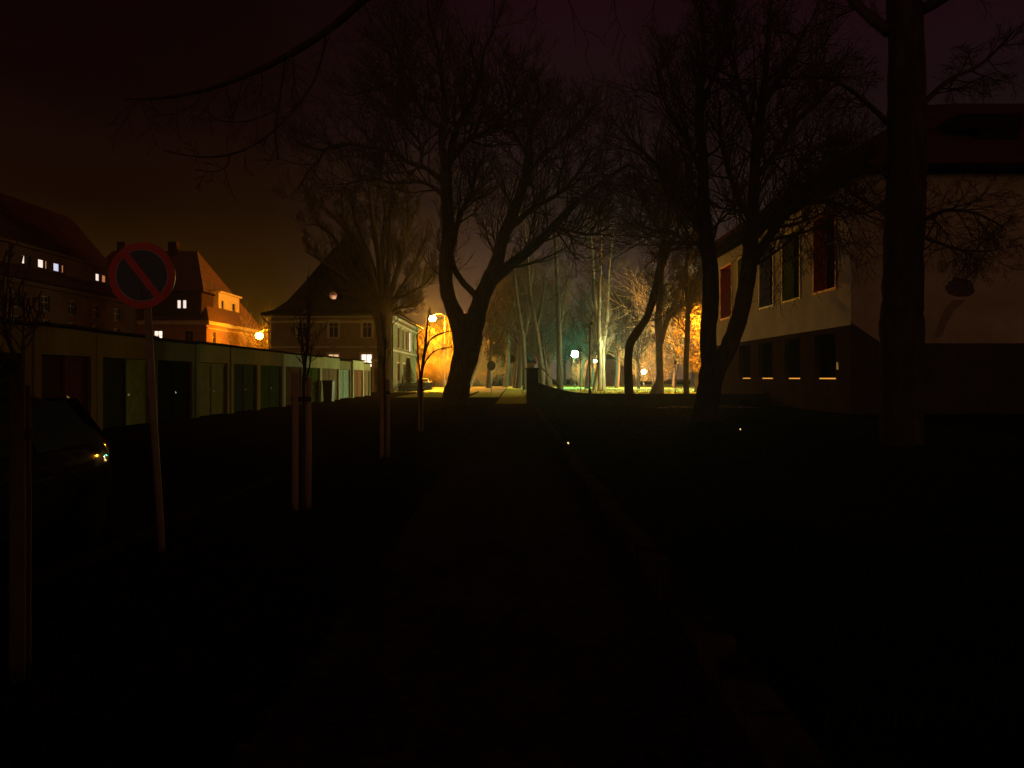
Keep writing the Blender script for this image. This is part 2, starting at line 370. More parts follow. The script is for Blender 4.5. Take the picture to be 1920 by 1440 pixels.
for i, a in enumerate(A):
    f, r = pxlimb(T, Y, a, 8, main=i < 2, jag=.1, drift=(2,-2.5,2,-2,1,2,-2,1,2,-2,1)[i]); T.sprout(f, r, 20, 3.0, .12, nch=(0,7,5,5))
# drooping twigs over the school facade
for i in range(26):
    px = T.r.uniform(1430, 1590); py = 420-(px-1430)*.55+T.r.uniform(-20, 40)
    T.branch(at(px, py, Y+T.r.uniform(-2, 0)), Vector((T.r.uniform(-.5,.6), T.r.uniform(-.3,.3), -.8)), T.r.uniform(1.4, 3.2), .016, 1, 3, (0,6,4), -.06, .35)
finish_tree(T, 'bare_tree', 'bare tree splitting into a wide V low down, in front of the pale school facade', BARK, TWIG, at(1321,792,Y))

# T4 near straight trunk at the right ------------------------------------------------
T = Tree(44, .005); Y = 18.2
f, r = pxlimb(T, Y, [(1692,850,82),(1690,800,74),(1690,720,70),(1691,650,76),(1690,605,80),(1692,560,72),(1695,450,70),(1700,300,71),(1700,150,66),(1696,0,60),(1694,-200,50),(1700,-420,34),(1690,-600,18)], 20, jag=.03); flare(T, at(1692,836,Y), .38, 8)
A = [[(1725,20,24),(1790,-20,18),(1870,-120,12),(1960,-220,6)], [(1665,60,24),(1600,0,18),(1540,-90,12),(1480,-220,6)],
     [(1722,420,9),(1770,395,7),(1830,400,5),(1880,425,3)], [(1722,440,8),(1760,455,6),(1810,470,5),(1860,470,3)], [(1662,400,9),(1610,370,7),(1560,340,5),(1500,350,3)], [(1665,330,9),(1620,300,7),(1560,310,5),(1520,330,3)],
     [(1725,200,12),(1780,150,9),(1840,120,6),(1900,60,4)], [(1665,230,12),(1610,180,9),(1560,150,6),(1500,140,4)]]
for i, a in enumerate(A):
    f, r = pxlimb(T, Y, a, 8, main=False, jag=.1, drift=(-2,2,-2,2,1,-1,2,-2)[i]); T.sprout(f, r, 14, 1.5, .15, maxlev=3, tropism=-.02)
finish_tree(T, 'bare_tree', 'thick straight trunk near the right edge, rising in front of the blank school wall', BARK, TWIG, at(1692,838,Y))

# T5..T10 park trees ------------------------------------------------------------------
def simple_tree(seed, Y, limbs, name, label, tm, cm, group=None, ns=22, Lg=2.8, rmin=.014, jag=.05, fl=.4, trop=.12, maxlev=3):
    T = Tree(seed, rmin)
    for i, a in enumerate(limbs):
        f, r = pxlimb(T, Y, a, 10, main=True, jag=jag, drift=(0, 1.5, -1.5, 1, -1)[i % 5]); T.sprout(f, r, ns, Lg, .35 if i == 0 else .2, maxlev=maxlev, tropism=trop)
    b = at(limbs[0][0][0], limbs[0][0][1], Y); b.z = 0
    if fl: flare(T, b, fl, 6, seed)
    return finish_tree(T, name, label, tm, cm, b, group)
simple_tree(51, 50, [[(1180,756,17),(1178,700,15),(1180,650,15),(1193,625,16),(1214,592,14),(1231,532,14),(1244,462,12),(1254,400,9),(1264,330,6),(1260,260,4)], [(1236,510,9),(1262,450,7),(1290,380,5),(1300,320,3)], [(1246,450,8),(1220,400,6),(1190,350,4)]],
            'bare_tree', 'dark tree with a sharply kinked trunk behind the low wall, left of the orange glow', BARK, TWIG)
simple_tree(52, 72, [[(1231,741,26),(1236,725,18),(1237,700,13),(1236,640,13),(1234,600,13),(1238,552,11),(1241,500,9),(1246,430,7),(1240,350,5)], [(1237,650,11),(1250,604,10),(1270,552,8),(1290,482,6),(1302,420,4)], [(1252,600,6),(1280,570,5),(1310,545,3)]],
            'bare_tree', 'tree with a broad flared foot on the lit lawn, its trunk dividing in two', BARKM, TWIG, fl=.62)
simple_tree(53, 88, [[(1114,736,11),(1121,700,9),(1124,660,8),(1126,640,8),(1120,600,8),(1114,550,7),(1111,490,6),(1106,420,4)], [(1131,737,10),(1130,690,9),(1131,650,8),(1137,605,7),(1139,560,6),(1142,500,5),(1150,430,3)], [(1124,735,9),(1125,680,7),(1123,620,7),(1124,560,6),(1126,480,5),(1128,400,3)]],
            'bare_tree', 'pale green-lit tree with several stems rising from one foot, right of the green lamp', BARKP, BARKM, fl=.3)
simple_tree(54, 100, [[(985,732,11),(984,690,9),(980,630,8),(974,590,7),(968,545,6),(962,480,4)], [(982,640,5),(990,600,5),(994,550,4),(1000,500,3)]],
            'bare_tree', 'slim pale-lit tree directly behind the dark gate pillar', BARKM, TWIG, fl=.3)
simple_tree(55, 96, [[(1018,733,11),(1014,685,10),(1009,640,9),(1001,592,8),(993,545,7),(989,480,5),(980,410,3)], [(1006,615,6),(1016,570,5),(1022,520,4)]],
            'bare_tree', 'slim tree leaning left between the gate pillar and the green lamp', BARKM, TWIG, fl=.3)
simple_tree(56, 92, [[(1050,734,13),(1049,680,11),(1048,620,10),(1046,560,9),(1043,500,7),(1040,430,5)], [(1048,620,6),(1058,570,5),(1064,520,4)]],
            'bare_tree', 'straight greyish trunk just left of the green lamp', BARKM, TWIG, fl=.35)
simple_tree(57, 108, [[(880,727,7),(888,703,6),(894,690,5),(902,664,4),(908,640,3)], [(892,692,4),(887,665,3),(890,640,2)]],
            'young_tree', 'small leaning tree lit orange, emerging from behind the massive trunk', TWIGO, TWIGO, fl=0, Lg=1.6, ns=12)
simple_tree(58, 64, [[(1287,745,11),(1286,690,10),(1288,640,10),(1290,580,9),(1286,520,8),(1290,450,6),(1284,380,4)], [(1289,600,6),(1302,550,5),(1312,500,4)]],
            'bare_tree', 'dark slender trunk standing against the glowing orange crown', BARK, TWIG, fl=.3)
simple_tree(59, 120, [[(1178,730,8),(1178,690,7),(1176,620,7),(1180,560,6),(1178,500,5)], [(1177,620,5),(1164,585,4),(1150,560,3)], [(1178,600,5),(1190,560,4),(1200,520,3)]],
            'bare_tree', 'spreading tree seen against the pinkish glow, behind the kinked trunk', BARK, TWIG, fl=.3)

# trees of the dim wood
def proto(seed, H, spread, tm, cm, rmin=.02):
    T = Tree(seed, rmin); rr_ = T.r
    P = [Vector((0,0,-.2))]; q = Vector((0,0,0)); d = Vector((0,0,1))
    for i in range(7):
        d = (d+Vector((rr_.uniform(-.12,.12), rr_.uniform(-.12,.12), .1))).normalized(); q = q+d*H*.8/7; P.append(q.copy())
    r0 = H*.017; f, r = T.limb(P, [r0*1.25]+[r0*(1-.115*i) for i in range(7)], 9, .05)
    T.sprout(f, r, 20, H*.32, .25, maxlev=3, nch=(0,8,6,3), tropism=.14)
    for k in range(3):
        a = rr_.uniform(0, 6.28); z = rr_.uniform(.3, .5); i = int(z*len(f)); p0 = f[i]
        pts = [p0, p0+Vector((math.cos(a)*spread*.3, math.sin(a)*spread*.3, H*.12)), p0+Vector((math.cos(a)*spread*.55, math.sin(a)*spread*.55, H*.28)), p0+Vector((math.cos(a)*spread*.7, math.sin(a)*spread*.7, H*.45))]
        f2, r2 = T.limb(pts, [r[i]*.6, r[i]*.45, r[i]*.3, r[i]*.15], 7, .1); T.sprout(f2, r2, 14, H*.2, .15, maxlev=3, nch=(0,7,5,3))
    return T
def lib_tree(T, name, label, tm, cm, loc, rz, group):
    root = thing(name, label, 'tree', loc, rz, group); T.t.build('trunk', tm, root, True); T.c.build('crown', cm, root, True); return root
WG = 'bare trees of the dim wood beyond the park'
WL = 'slender bare tree among the dim wood behind the park lawn'
protos = []
for k in range(4):
    protos.append(lib_tree(proto(200+k, (17, 20, 15, 22)[k], 5, None, None), 'bare_tree', WL, BARK, mat('dark_twig', (.036,.026,.019), .95, (.02,.015,.012), 4), (0,0,0), 0, WG))  # crown twigs darkened: the dimness of the wood is in the colour
rnd = random.Random(77); spots = []
cols = [905,918,932,948,957,968,998,1008,1026,1036,1062,1072,1090,1100,1112,1158,1200,1262,1296,1308,1352,1380,940,975,1030,1082]
for i, px in enumerate(cols):
    Y = rnd.choice([112, 118, 126, 134, 142, 150, 160]); spots.append((ux(px+rnd.uniform(-4, 4), Y), Y))
for i, (x, y) in enumerate(spots):
    o = protos[i] if i < 4 else copy_tree(protos[i % 4])
    o.location = (x, y, 0); o.rotation_euler.z = rnd.uniform(0, 6.28); s_ = rnd.uniform(.75, 1.05); o.scale = (s_, s_, s_)
def copy_as(src, label, loc, s_, group=None, rz=None):
    o = copy_tree(src); o.location = loc; o.rotation_euler.z = rnd.uniform(0, 6.28) if rz is None else rz; o.scale = (s_, s_, s_)
    o['label'] = label
    if group: o['group'] = group
    elif 'group' in o: del o['group']
    return o
# orange-lit trees beyond the street lamp
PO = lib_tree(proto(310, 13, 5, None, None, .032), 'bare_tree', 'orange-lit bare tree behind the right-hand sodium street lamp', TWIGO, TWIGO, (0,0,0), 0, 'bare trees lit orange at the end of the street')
spots = [(802,136),(817,132),(828,140),(843,134),(856,142),(793,146),(835,150),(812,150),(870,144),(890,142)]
for i, (px, Y) in enumerate(spots):
    o = PO if i == 0 else copy_tree(PO)
    s_ = rnd.uniform(.75, 1.1); o.location = (ux(px, Y), Y, 0); o.rotation_euler.z = rnd.uniform(0, 6.28); o.scale = (s_, s_, s_)
# orange-lit bushes
def bush_mb(seed, H, W, n=70, leaf=0):
    T = Tree(seed, .014); rr_ = T.r
    for i in range(n):
        a = rr_.uniform(0, 6.28); x = rr_.uniform(0, W*.35)
        T.branch(Vector((math.cos(a)*x, math.sin(a)*x, 0)), Vector((math.cos(a)*rr_.uniform(.1,.7), math.sin(a)*rr_.uniform(.1,.7), 1)), H*rr_.uniform(.6, 1.1), .03, 1, 3, (0,7,5), .08, .3)
    if leaf:
        m = MB()
        for i in range(leaf):
            a = rr_.uniform(0, 6.28); u_ = rr_.random()**.5; z = rr_.random(); rad = W*.5*u_*math.sin(math.pi*(.12+.85*z))**.6
            c = Vector((math.cos(a)*rad, math.sin(a)*rad, H*z)); c += Vector((noise.noise(c*.6), noise.noise(c*.6+Vector((9,0,0))), 0))*.9
            if noise.noise(c*.75+Vector((seed,0,0))) < -.12: continue
            u1 = T.perp(Vector((0,0,1)))*.11; v1 = Vector((rr_.uniform(-.07,.07), rr_.uniform(-.07,.07), rr_.uniform(.04,.12)))
            m.quad(c-u1, c-v1, c+u1, c+v1)
        return T.c, m
    return T.c, None
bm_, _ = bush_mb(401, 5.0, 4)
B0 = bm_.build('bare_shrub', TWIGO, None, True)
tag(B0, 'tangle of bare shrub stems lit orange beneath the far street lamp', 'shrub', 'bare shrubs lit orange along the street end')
for i, (px, Y) in enumerate([(806,132),(822,138),(838,130),(852,142),(868,138),(796,150),(900,140),(920,150)]):
    o = B0 if i == 0 else B0.copy()
    if i: COL.objects.link(o)
    o.location = (ux(px, Y), Y, 0); o.rotation_euler.z = i*1.7; o.scale = (1, 1, .8+.07*(i % 4))

def leafy(name, label, loc, H, W, seed, leaf, m1=TWIGO, m2=LEAF, s=1.0, trunkH=0):
    c, lf = bush_mb(seed, H, W, 26, leaf); root = thing(name, label, 'tree', loc)
    if trunkH: 
        c.v = [(x, y, z+trunkH) for x, y, z in c.v]; lf.v = [(x, y, z+trunkH) for x, y, z in lf.v]
        t = MB(); t.tube([(0,0,-.1),(0.1,0,trunkH*.5),(0,.1,trunkH+1.2)], [.3,.22,.16], 9); t.build('trunk', BARK, root, True)
    c.build('branches', m1, root, True); lf.build('foliage', m2, root); return root
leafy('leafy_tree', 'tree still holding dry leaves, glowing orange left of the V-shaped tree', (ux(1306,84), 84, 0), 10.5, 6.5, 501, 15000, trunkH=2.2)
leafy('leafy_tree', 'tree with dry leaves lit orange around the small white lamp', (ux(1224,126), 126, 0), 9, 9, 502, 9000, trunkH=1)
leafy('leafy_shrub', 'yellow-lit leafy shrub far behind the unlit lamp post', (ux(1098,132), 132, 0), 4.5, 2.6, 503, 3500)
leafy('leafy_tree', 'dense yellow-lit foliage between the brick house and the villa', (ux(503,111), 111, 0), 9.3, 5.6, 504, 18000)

# conifer by the villa's side wall
def conifer(loc, H, W, label, seed):
    rr_ = random.Random(seed); root = thing('conifer', label, 'tree', loc); m = MB(); t = MB(); t.tube([(0,0,-.1),(0,0,H)], [.1,.02], 7); t.build('trunk', BARK, root, True)
    for i in range(150):
        z = .25+(H-.3)*(i/150)**.9; a = i*2.4; Lb = W*.5*(1-z/H)*rr_.uniform(.75,1.15)+.08
        d = Vector((math.cos(a), math.sin(a), -.12)); p = Vector((0,0,z))
        for k in range(14):
            q = p+d*Lb*k/14+Vector((0,0,-.1*(k/14)**2*Lb)); ww = .26*(1-k/15)
            for s_ in (-1, 1):
                sd = Vector((-d.y, d.x, rr_.uniform(-.25,.1)))*s_*ww; m.quad(q, q+sd*.5+d*.07+Vector((0,0,.02)), q+sd+d*.1, q+sd*.5+Vector((0,0,-.04)))
    m.build('foliage', NEEDLE, root); return root
conifer((ux(765,92), 92, 0), 4.0, 2.6, 'small dark conifer against the greenish side wall of the villa', 3)
conifer((ux(750,94), 94, 0), 2.3, 1.8, 'short dark conifer at the villa corner, left of the taller one', 4)

# ------------------------------------------------------------------ staked saplings
def sapling(px_stakes, pys, Y, label, stem, h_stake, seed, extra=(), wood=None):
    wood = wood or WOOD
    xs = [ux(p, Y) for p in px_stakes]; cx_ = sum(xs)/len(xs)
    T = Tree(seed, .004); f, r = pxlimb(T, Y, stem, 8, main=True, jag=.15); T.sprout(f, r, 11, .55, .4, maxlev=2, nch=(0,4,3), tropism=.25, spread=(.3,.7))
    for e in extra:
        f, r = pxlimb(T, Y, e, 6, main=False, jag=.1); T.sprout(f, r, 6, .4, .3, maxlev=2, nch=(0,3,2), tropism=.2)
    b = at(stem[0][0], stem[0][1], Y); b.z = 0
    finish_tree(T, 'sapling', label[0], BARK, TWIG, b, 'young saplings planted along the verge', crown='branches')
    root = thing('stake_frame', label[1], 'tree stakes', (cx_, Y, 0), 0, 'wooden stakes beside the saplings')
    for i, x in enumerate(xs):
        m = MB(); m.tube([(x-cx_, (-.08, .07)[i % 2], -.1), (x-cx_+.004, (-.08, .07)[i % 2], h_stake*.5), (x-cx_, (-.08, .07)[i % 2], h_stake-(.0, .06)[i % 2])], [.038, .037, .036], 12); m.build('stake', wood, root, True)
    zt = h_stake-.32
    m = MB(); m.box((min(xs)-cx_-.06, -.055, zt-.03), (max(xs)-cx_+.06, -.02, zt+.03)); m.build('crossbar', BARK, root, bevel=.004)
    m = MB(); sx = ux(stem[1][0], Y)-cx_; m.lathe([(.05,-.02),(.055,-.02),(.055,.02),(.05,.02)], 12, (sx, 0, zt)); m.build('tie', DARKM, root)
sapling((557,575), 0, 9.35, ('thin young sapling tied between two wooden stakes, nearest the road sign', 'pair of pale round stakes holding the sapling nearest the road sign'),
        [(569,955,7),(569,745,6),(571,690,6),(576,650,5),(578,600,3.5),(579,560,2)], 1.66, 61, [[(572,700,4),(566,660,3),(565,610,2)], [(570,720,4),(580,690,3),(584,650,2)]])
sapling((717,726), 0, 15.4, ('thin young sapling in front of the pollarded tree trunk', 'pair of wooden stakes in the dark verge before the pollarded tree'),
        [(721,858,6),(721,740,5),(720,690,4),(722,650,3),(719,610,2)], 1.62, 62)
sapling((786,791), 0, 22.6, ('forked young sapling reaching up toward the orange street lamp', 'wooden stakes of the sapling standing before the orange-lit street'),
        [(788,810,8),(788,730,6),(790,706,6),(797,655,5),(800,620,4),(803,590,2)], 1.55, 63, [[(797,660,4),(805,640,3),(820,628,3),(845,620,2)], [(793,690,3),(803,670,3),(820,656,2),(848,650,1.5)], [(788,712,4),(785,680,3),(783,650,2),(782,615,1.5)]])
sapling((50,28), 0, 4.15, ('thin young sapling at the left edge, in front of the parked car', 'wooden stakes at the left edge in front of the parked car'),
        [(40,1268,13),(40,745,10),(38,690,9),(12,630,7),(6,560,4)], 1.62, 64, [[(40,700,7),(44,650,5),(42,600,3)]], mat('dim_stake', (.09,.06,.035), .9, (.05,.035,.02), 4, .6, 18, (1,1,.15)))  # darker stake wood: the dimness at this edge is put into the colour

# ------------------------------------------------------------------ road sign
RED = mat('sign_red', (.66,.045,.026), .5, (.48,.032,.02), 6); BLUE = mat('sign_blue', (.02,.05,.085), .4, (.008,.025,.06), 6); WHITE = mat('sign_edge', (.55,.50,.42), .5)
sg = thing('no_parking_sign', 'round red-rimmed sign with one red bar across dark blue, on a leaning post', 'road sign', (ux(305,7.06), 7.06, 0))
top = at(268, 455, 7.06)-sg.location
m = MB(); m.tube([(0,0,-.1), (top.x*.5-.004, 0, top.z*.5), top+Vector((0,.03,0))], [.032]*3, 16); m.build('post', mat('dull_post', (.26,.19,.13), .75, (.18,.13,.09), 6, spec=.2), sg, True)
ctr = at(268, 517, 7.06)-sg.location+Vector((0,-.02,0))
def disc(m, r0, r1, y, n=64, th=.0):
    b = len(m.v)
    for j in range(n):
        a = 2*math.pi*j/n; m.v.append((r0*math.cos(a), y, r0*math.sin(a))); m.v.append((r1*math.cos(a), y, r1*math.sin(a)))
    for j in range(n):
        a = b+2*j; c = b+2*((j+1) % n); m.f.append((a, a+1, c+1, c))
def shift(m, c): m.v = [(x+c[0], y+c[1], z+c[2]) for x, y, z in m.v]; return m
Rs = .305
m = MB(); n_ = 64
for y0 in (0.0, .012):
    for j in range(n_): m.v.append((Rs*math.cos(2*math.pi*j/n_), y0, Rs*math.sin(2*math.pi*j/n_)))
m.f.append(tuple(range(n_))); m.f.append(tuple(reversed(range(n_, 2*n_))))
for j in range(n_): m.f.append((j, j+n_, (j+1) % n_+n_, (j+1) % n_))
plate = shift(m, ctr).build('sign_plate', BLUE, sg)
m = MB(); disc(m, .238, .3035, -.003); shift(m, ctr).build('red_ring', RED, plate)
m = MB(); disc(m, .232, .2375, -.003); shift(m, ctr).build('pale_edge', WHITE, plate)
a = R(-52); c_, s_ = math.cos(a), math.sin(a); m = MB(); Lb = .238; hw = .033
def rp(x, z): return (x*c_-z*s_, -.0045, x*s_+z*c_)
m.quad(rp(-Lb,-hw), rp(Lb,-hw), rp(Lb,hw), rp(-Lb,hw)); shift(m, ctr).build('red_bar', RED, plate)
m = MB(); m.tube([(-.045,-.006,-.06),(-.02,-.006,-.13),(.005,-.006,-.205),(.04,-.006,-.17),(.10,-.006,-.12)], [.004,.006,.008,.006,.004], 6)
shift(m, ctr).build('reflection_mark', mat('sign_reflection', (.22,.12,.03), .7), plate)  # reflections on the sign face, painted as a V-shaped mark
for z in (.1, -.12): m = MB(); m.box((-.06,.014,z-.015), (.06,.06,z+.015)); shift(m, ctr).build('bracket', STEEL, sg)

# far round sign seen from behind, and posts
def post_sign(px, base, topy, Y, r, label, m_post, m_disc, tilt):
    root = thing('road_sign', label, 'road sign', (ux(px, Y), Y, 0)); z = uz(topy, Y)
    m = MB(); m.tube([(0,0,-.1),(0,0,z)], [.05,.05], 10); m.build('post', m_post, root, True)
    m = MB(); m.v = []; n_ = 32
    for y0 in (-.06, -.08):
        for j in range(n_): m.v.append((r*math.cos(2*math.pi*j/n_)*tilt, y0, z-r*.8+r*math.sin(2*math.pi*j/n_)))
    m.f += [tuple(range(n_)), tuple(reversed(range(n_, 2*n_)))] + [(j, j+n_, (j+1) % n_+n_, (j+1) % n_) for j in range(n_)]
    m.build('sign_plate', m_disc, root); return root
post_sign(921, 738, 678, 76, .5, 'round road sign on a thin pale post at the end of the path', mat('pale_post', (.45,.46,.40), .6), mat('sign_back', (.16,.24,.20), .5), .85)
for px, ty, Y, lab in ((1088, 660, 70, 'bare thin post behind the low wall, right of the green lamp'), (1266, 682, 74, 'thin dark post on the lit lawn near the V-shaped tree')):
    root = thing('thin_post', lab, 'post', (ux(px, Y), Y, 0)); m = MB(); z = uz(ty, Y); m.lathe([(.07,-.1),(.07,.25),(.045,.28),(.045,z-.1),(.06,z-.08),(.05,z),(.0,z+.04)], 10); m.build('post', DARKM, root, True)
    m = MB(); m.box((-.14,-.05,z-.05), (.14,-.02,z+.32)); m.build('plate', DARKM, root, bevel=.01)

# ------------------------------------------------------------------ lamps
def emis(name, col, s):
    if name in MATS: return MATS[name]
    m = bpy.data.materials.new(name); m.use_nodes = True; b = m.node_tree.nodes['Principled BSDF']
    b.inputs['Base Color'].default_value = (.8,.8,.8,1); b.inputs['Emission Color'].default_value = (*col, 1); b.inputs['Emission Strength'].default_value = s
    MATS[name] = m; return m
SOD = (1.0, .39, .014)
def street_lamp(px, py, Y, polepx, label, strength, r=.26, group=None, hidden=False):
    z = uz(py, Y); x = ux(px, Y); xp = ux(polepx, Y); root = thing('street_lamp', label, 'street lamp', (xp, Y, 0), 0, group); dx = x-xp
    m = MB(); m.lathe([(.14,-.1),(.14,1.1),(.09,1.2),(.07,z*.6),(.055,z+.5),(0,z+.52)], 12); m.build('pole', STEEL, root, True)
    s = 1 if dx > 0 else -1
    m = MB(); m.tube([(0,0,z+.4),(dx*.3,0,z+.8),(dx*.7,0,z+.75),(dx-s*.1,0,z+.42)], [.05,.045,.04,.04], 10); m.build('arm', STEEL, root, True)
    m = MB(); m.lathe([(.12,.42),(.2,.36),(.32,.22),(.36,.12),(.33,.115)], 18, (dx,0,z)); h = m.build('lamp_hood', DARKM, root, True)
    m = MB(); m.sphere((dx,0,z-.04), r, 18, 12, (1,1,.85)); m.build('bulb', emis('sodium_bulb_%d' % strength, SOD, strength), h, True)
    return root
street_lamp(811, 597, 125, 834, 'glowing orange street lamp left of the massive leaning tree', 6000, .52)
street_lamp(486, 629, 104, 476 if False else 520, 'glowing orange street lamp between the brick house and the villa', 520, .5)
def globe_lamp(px, py, Y, label, col, strength, r=.24, nm='park_lamp', off=False):
    z = uz(py, Y); root = thing(nm, label, 'park lamp', (ux(px, Y), Y, 0))
    m = MB(); m.lathe([(.11,-.1),(.11,.6),(.07,.7),(.05,1.0),(.04,z-.35),(.09,z-.3),(.1,z-r*.9)], 12); m.build('pole', DARKM, root, True)
    m = MB(); m.sphere((0,0,z), r, 18, 12); m.build('globe', emis('globe_'+nm+str(int(px)), col, strength), root, True)
    m = MB(); m.lathe([(r*.35,r*.95),(r*.3,r*1.15),(0,r*1.3)], 12, (0,0,z)); m.build('cap', DARKM, root, True); return root
globe_lamp(1078, 664, 118, 'park lamp with a glowing green-white globe', (.07,1.0,.50), 1300, .52)
globe_lamp(1330, 632, 92, 'cool white park lamp hidden behind the V-shaped tree', (.86,1.0,.50), 5600, .30)
globe_lamp(1180, 655, 86, 'added warm white park lamp, unseen behind the kinked trunk, brightening the lawn', (.90,1.0,.48), 3000, .2)  # extra lamp added out of sight to brighten the park lawn
globe_lamp(1207, 697, 116, 'small white-orange lamp low on the horizon inside the orange foliage', (1.0,.50,.15), 5500, .28)
globe_lamp(1116, 677, 128, 'small warm lamp just left of the pale many-stemmed tree', (1.0,.52,.17), 2300, .2)
globe_lamp(917, 674, 165, 'tiny warm lamp above the far round sign', (1.0,.62,.30), 60, .14)
# the sodium lamp hidden behind the fork of the V-shaped tree
street_lamp(1326, 596, 78, 1332, 'orange street lamp hidden behind the V-shaped tree', 5200, .3)
# unlit twin-head lamp post
root = thing('unlit_lamp_post', 'tall dark unlit lamp post with a small double head, right of the green lamp', 'lamp post', (ux(1106,60), 60, 0))
z = uz(612, 60); m = MB(); m.lathe([(.16,-.1),(.16,.5),(.1,.65),(.075,.8),(.055,z),(0,z+.02)], 12); m.build('pole', DARKM, root, True)
m = MB(); m.tube([(-.28,0,z+.02),(-.18,0,z-.08),(0,0,z-.12),(.12,0,z-.02),(.16,0,z+.16)], [.03,.04,.05,.04,.03], 8); m.build('arm', DARKM, root, True)
m = MB(); m.lathe([(.05,-.02),(.15,.02),(.19,.16),(.12,.26),(0,.28)], 14, (.12,0,z+.1)); m.build('lamp_head', DARKM, root, True)
m = MB(); m.lathe([(.04,-.02),(.1,.02),(.12,.08),(0,.12)], 12, (-.27,0,z)); m.build('lamp_head', DARKM, root, True)
# two little glints low down, imitated by added glowing beads
for px, py, Y, lab in ((1065, 831, 17.6, 'tiny yellow glowing bead imitating a glint beside the footpath kerb'), (1388, 805, 22.5, 'tiny yellow glowing bead imitating a glint on the dark lawn before the school')):
    z = uz(py, Y); root = thing('glint_bead', lab, 'glint bead', (ux(px, Y), Y, 0)); m = MB(); m.lathe([(.03,-.05),(.03,max(z-.03,.03)),(.022,max(z-.02,.04))], 10); m.build('stub', DARKM, root, True)
    m = MB(); m.sphere((0,0,max(z,.06)), .026, 10, 8); m.build('bulb', emis('glint_glow', (1,.62,.25), 1.3), root, True)

# ------------------------------------------------------------------ buildings: walls with real openings
class Wall:
    """outer face plane O + u*U + z*Z, outward normal Nn, openings cut through with reveals"""
    def __init__(s, O, U, Nn): s.O = Vector(O); s.U = Vector(U).normalized(); s.N = Vector(Nn).normalized()
    def p(s, u, z, d=0.0): return s.O + s.U*u + Vector((0,0,z)) - s.N*d
    def make(s, m, u0, u1, z0, z1, ops, depth=.25):
        us = sorted({u0, u1, *[o[0] for o in ops], *[o[1] for o in ops]}); zs = sorted({z0, z1, *[o[2] for o in ops], *[o[3] for o in ops]})
        for a, b in zip(us, us[1:]):
            for c, d in zip(zs, zs[1:]):
                mu, mz = (a+b)/2, (c+d)/2
                if any(o[0] < mu < o[1] and o[2] < mz < o[3] for o in ops): continue
                m.quad(s.p(a,c), s.p(b,c), s.p(b,d), s.p(a,d))
        for o in ops:
            a, b, c, d = o[:4]; dp = o[4] if len(o) > 4 else depth
            m.quad(s.p(a,c), s.p(b,c), s.p(b,c,dp), s.p(a,c,dp)); m.quad(s.p(a,d), s.p(b,d), s.p(b,d,dp), s.p(a,d,dp))
            m.quad(s.p(a,c), s.p(a,d), s.p(a,d,dp), s.p(a,c,dp)); m.quad(s.p(b,c), s.p(b,d), s.p(b,d,dp), s.p(b,c,dp))
    def slab(s, m, u0, u1, z0, z1, d0, d1):      # a box between depths d0 (outer) and d1 (inner)
        P = [s.p(u0,z0,d0), s.p(u1,z0,d0), s.p(u1,z1,d0), s.p(u0,z1,d0), s.p(u0,z0,d1), s.p(u1,z0,d1), s.p(u1,z1,d1), s.p(u0,z1,d1)]
        i = len(m.v); m.v += [tuple(q) for q in P]; m.f += [tuple(i+k for k in q) for q in ((0,1,2,3),(4,7,6,5),(0,4,5,1),(1,5,6,2),(2,6,7,3),(3,7,4,0))]
    def window(s, root, op, glass=GLASS, frame=FRAMEW, mull=1, trans=.62, sill=True, surround=None, depth=.2, fw=.07, names='window', label=None):
        a, b, c, d = op[:4]; m = MB()
        for (x0,x1,y0,y1) in ((a,a+fw,c,d),(b-fw,b,c,d),(a+fw,b-fw,c,c+fw),(a+fw,b-fw,d-fw,d)): s.slab(m, x0, x1, y0, y1, depth-.06, depth)
        for k in range(mull):
            u = a+(b-a)*(k+1)/(mull+1); s.slab(m, u-fw*.5, u+fw*.5, c+fw, d-fw, depth-.055, depth-.004)
        if trans: zt = c+(d-c)*trans; s.slab(m, a+fw, b-fw, zt-fw*.45, zt+fw*.45, depth-.065, depth-.008)
        w_ = m.build(names, frame, root)
        if label: w_['label'] = label
        m = MB(); s.slab(m, a+.01, b-.01, c+.01, d-.01, depth-.03, depth-.015); m.build('pane', glass, w_)
        if sill: m = MB(); s.slab(m, a-.08, b+.08, c-.07, c-.003, -.12, depth-.06); m.build('sill', frame, w_)
        if surround: 
            m = MB(); t = .16
            s.slab(m, a-t, a, c-.0, d+t, -.04, .0); s.slab(m, b, b+t, c, d+t, -.04, 0); s.slab(m, a, b, d, d+t, -.04, 0); m.build('surround', surround, w_)
        return w_
GLASSD = mat('curtained_glass', (.010,.009,.009), 1.0, (.007,.006,.006), 2, spec=0.0)
LIT_W = mat('lit_window_white', (.8,.75,.7), .5, emit=(1.0,.80,.72), estr=1.0); LIT_B = mat('lit_window_bluish', (.8,.8,.8), .5, emit=(.62,.66,.9), estr=.9)
LIT_O = mat('lit_window_warm', (.8,.7,.5), .5, emit=(1.0,.56,.28), estr=.8); LIT_C = mat('lit_window_cream', (.8,.7,.6), .5, emit=(1.0,.78,.62), estr=1.6); LIT_D = mat('dim_window_warm', (.5,.3,.2), .5, emit=(.9,.30,.12), estr=.42)
LIT_S = mat('lit_slit', (.2,.12,.05), .8, emit=(1.0,.40,.055), estr=.85)

